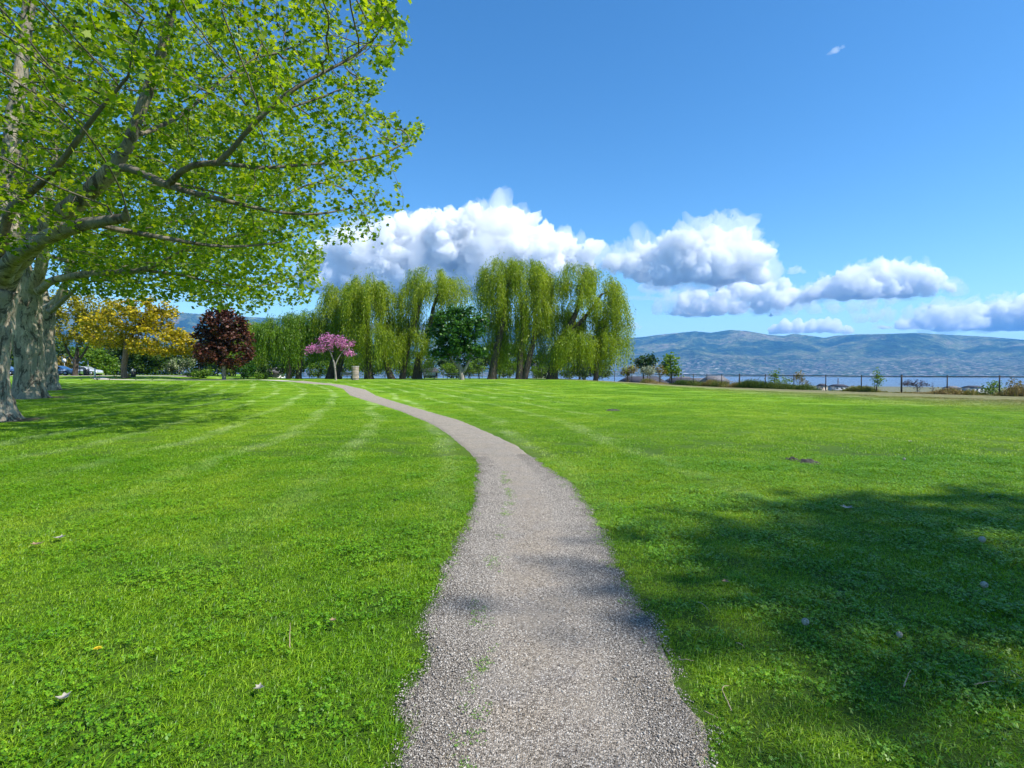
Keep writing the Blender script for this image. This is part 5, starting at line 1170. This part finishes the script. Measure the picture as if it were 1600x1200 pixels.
def scatter(name, protos, P, sc, rz, idx, kind_label=None):
    """one object that sets the small pieces on its points"""
    pc = bpy.data.collections.new(name + '_pieces')
    for o in protos: pc.objects.link(o)
    me = bpy.data.meshes.new(name); me.vertices.add(len(P)); me.vertices.foreach_set('co', np.asarray(P, np.float32).ravel())
    for nm, ty, v in (('sc', 'FLOAT', sc), ('rz', 'FLOAT', rz), ('idx', 'INT', idx)):
        a = me.attributes.new(nm, ty, 'POINT'); a.data.foreach_set('value', np.asarray(v, np.float32 if ty == 'FLOAT' else np.int32))
    me.update(); o = obj(name, me); ng = bpy.data.node_groups.new(name, 'GeometryNodeTree')
    ng.interface.new_socket('Geometry', in_out='INPUT', socket_type='NodeSocketGeometry'); ng.interface.new_socket('Geometry', in_out='OUTPUT', socket_type='NodeSocketGeometry')
    gi = ng.nodes.new('NodeGroupInput'); go = ng.nodes.new('NodeGroupOutput'); ip = ng.nodes.new('GeometryNodeInstanceOnPoints'); ci = ng.nodes.new('GeometryNodeCollectionInfo'); ci.inputs['Collection'].default_value = pc
    ci.inputs['Separate Children'].default_value = True; ci.inputs['Reset Children'].default_value = True
    def na(nm, ty): n = ng.nodes.new('GeometryNodeInputNamedAttribute'); n.data_type = ty; n.inputs['Name'].default_value = nm; return n.outputs[0]
    L = ng.links.new; L(gi.outputs[0], ip.inputs['Points']); L(ci.outputs[0], ip.inputs['Instance']); ip.inputs['Pick Instance'].default_value = True
    L(na('idx', 'INT'), ip.inputs['Instance Index']); L(na('sc', 'FLOAT'), ip.inputs['Scale'])
    cx = ng.nodes.new('ShaderNodeCombineXYZ'); L(na('rz', 'FLOAT'), cx.inputs[2]); L(cx.outputs[0], ip.inputs['Rotation']); L(ip.outputs[0], go.inputs[0])
    md = o.modifiers.new('pieces', 'NODES'); md.node_group = ng
    return tag(o, kind='stuff')

r_ = np.random.default_rng(99)
def frustum(n, y0, y1, mg=.12, extra=.6):
    y = np.sqrt(r_.uniform(y0 ** 2, y1 ** 2, n)); x = r_.uniform(-1, 1, n) * (y * (.9 + mg) + extra); return x, y
PR_ = [grass_proto('tuft_a', 46, .085, .036, .0042, 1), grass_proto('tuft_b', 36, .075, .044, .0048, 2), grass_proto('tuft_c', 54, .09, .030, .0040, 3),
       grass_proto('tuft_d', 420, .36, .05, .0075, 4), grass_proto('tuft_e', 420, .36, .055, .0075, 5),
       grass_proto('tuft_f', 700, .95, .055, .016, 6), grass_proto('tuft_g', 700, .95, .065, .016, 7),
       clover_proto('tuft_h', 13, .085, .036, .0095, 8), clover_proto('tuft_i', 10, .08, .040, .0115, 9)]
X = []; Y = []; S = []; I = []
def put(x, y, s_, i): X.append(x); Y.append(y); S.append(s_); I.append(i)
x, y = frustum(60000, 1.6, 10); d = path_inside(x, y)
ok = d < .03 + .07 * (fbm(xy3(x, y, .12), 3) - .5) * 2; x, y, d = x[ok], y[ok], d[ok]
hv = .40 + .65 * fbm(xy3(x, y, .8), 3) + .55 * fbm(xy3(x, y, .17, 2), 2); cl = np.clip((fbm(xy3(x, y, .45, 4), 3) - .5) * 2.2 + .10 + .42 * sst((x - .3) / 1.8), .04, .8)
ii = r_.integers(0, 3, len(x)); ii = np.where(r_.random(len(x)) < cl * .6, 7 + r_.integers(0, 2, len(x)), ii)
sm = .8 + .2 * sst((-d - .02) / .12)
for tx, ty, tr_ in TRUNKS: pass
put(x, y, hv * r_.uniform(.8, 1.25, len(x)) * sm, ii)
x, y = frustum(5200, 8.3, 26); d = path_inside(x, y); sz = .36; s_ = r_.uniform(.75, 1.15, len(x)); ok = -d > s_ * sz * .92; put(x[ok], y[ok], s_[ok], 3 + r_.integers(0, 2, ok.sum()))
x, y = frustum(9000, 8.3, 26); d = path_inside(x, y); ok = (-d > .05) & (-d < .45); put(x[ok], y[ok], np.full(ok.sum(), 1.15), r_.integers(0, 3, ok.sum()))
x, y = frustum(3400, 22, 66); d = path_inside(x, y); s_ = r_.uniform(.7, 1.1, len(x)); ok = (-d > s_ * .93) & (plat_sd(x, y) < -6); put(x[ok], y[ok], s_[ok], 5 + r_.integers(0, 2, ok.sum()))
# weeds that have taken root in the gravel, along one wheel line and the right edge
yy = np.sqrt(r_.uniform(1.9 ** 2, 8.5 ** 2, 2600)); EXL = np.interp(yy, EL[:, 1], EL[:, 0]); EXR = np.interp(yy, ER[:, 1], ER[:, 0]); q = np.where(r_.random(len(yy)) < .55, .25 + .03 * r_.normal(size=len(yy)) + .02 * (yy - 3), r_.choice([.03, .96, .93], len(yy)) + .03 * r_.normal(size=len(yy)))
x = EXL + (EXR - EXL) * q; ok = (fbm(xy3(x, yy, .16, 9), 3) > .50) & (path_inside(x, yy) > 0)
put(x[ok], yy[ok], r_.uniform(.18, .5, ok.sum()), r_.choice([0, 2, 7, 8], ok.sum()))
X, Y, S, I = map(np.concatenate, (X, Y, S, I))
for tx, ty, tr_ in TRUNKS:
    ok = np.hypot(X - tx, Y - ty) > tr_ * (.75 + .5 * fbm(xy3(X, Y, .5), 2)); X, Y, S, I = X[ok], Y[ok], S[ok], I[ok]
Z = G(X, Y) + np.where(path_inside(X, Y) > 0, .012, 0)
scatter('grass', PR_, np.stack([X, Y, Z], 1), S, r_.uniform(0, 6.28, len(X)), I)
SP = [stone_proto('gravel_a', 190, .10, .0014, .0042, 11), stone_proto('gravel_b', 200, .10, .0013, .0036, 12), stone_proto('gravel_c', 60, .10, .002, .0065, 13)]
x, y = frustum(90000, 1.6, 10.5); x = r_.uniform(-3, 3, len(x)); d = path_inside(x, y); ok = (d > .085) & (r_.random(len(x)) < np.clip((10.5 - y) / 5, 0, 1)); x, y = x[ok][:5200], y[ok][:5200]
scatter('loose_gravel', SP, np.stack([x, y, G(x, y) + .018], 1), r_.uniform(.7, 1.2, len(x)), r_.uniform(0, 6.28, len(x)), r_.choice([0, 1, 2], len(x), p=[.42, .42, .16]))
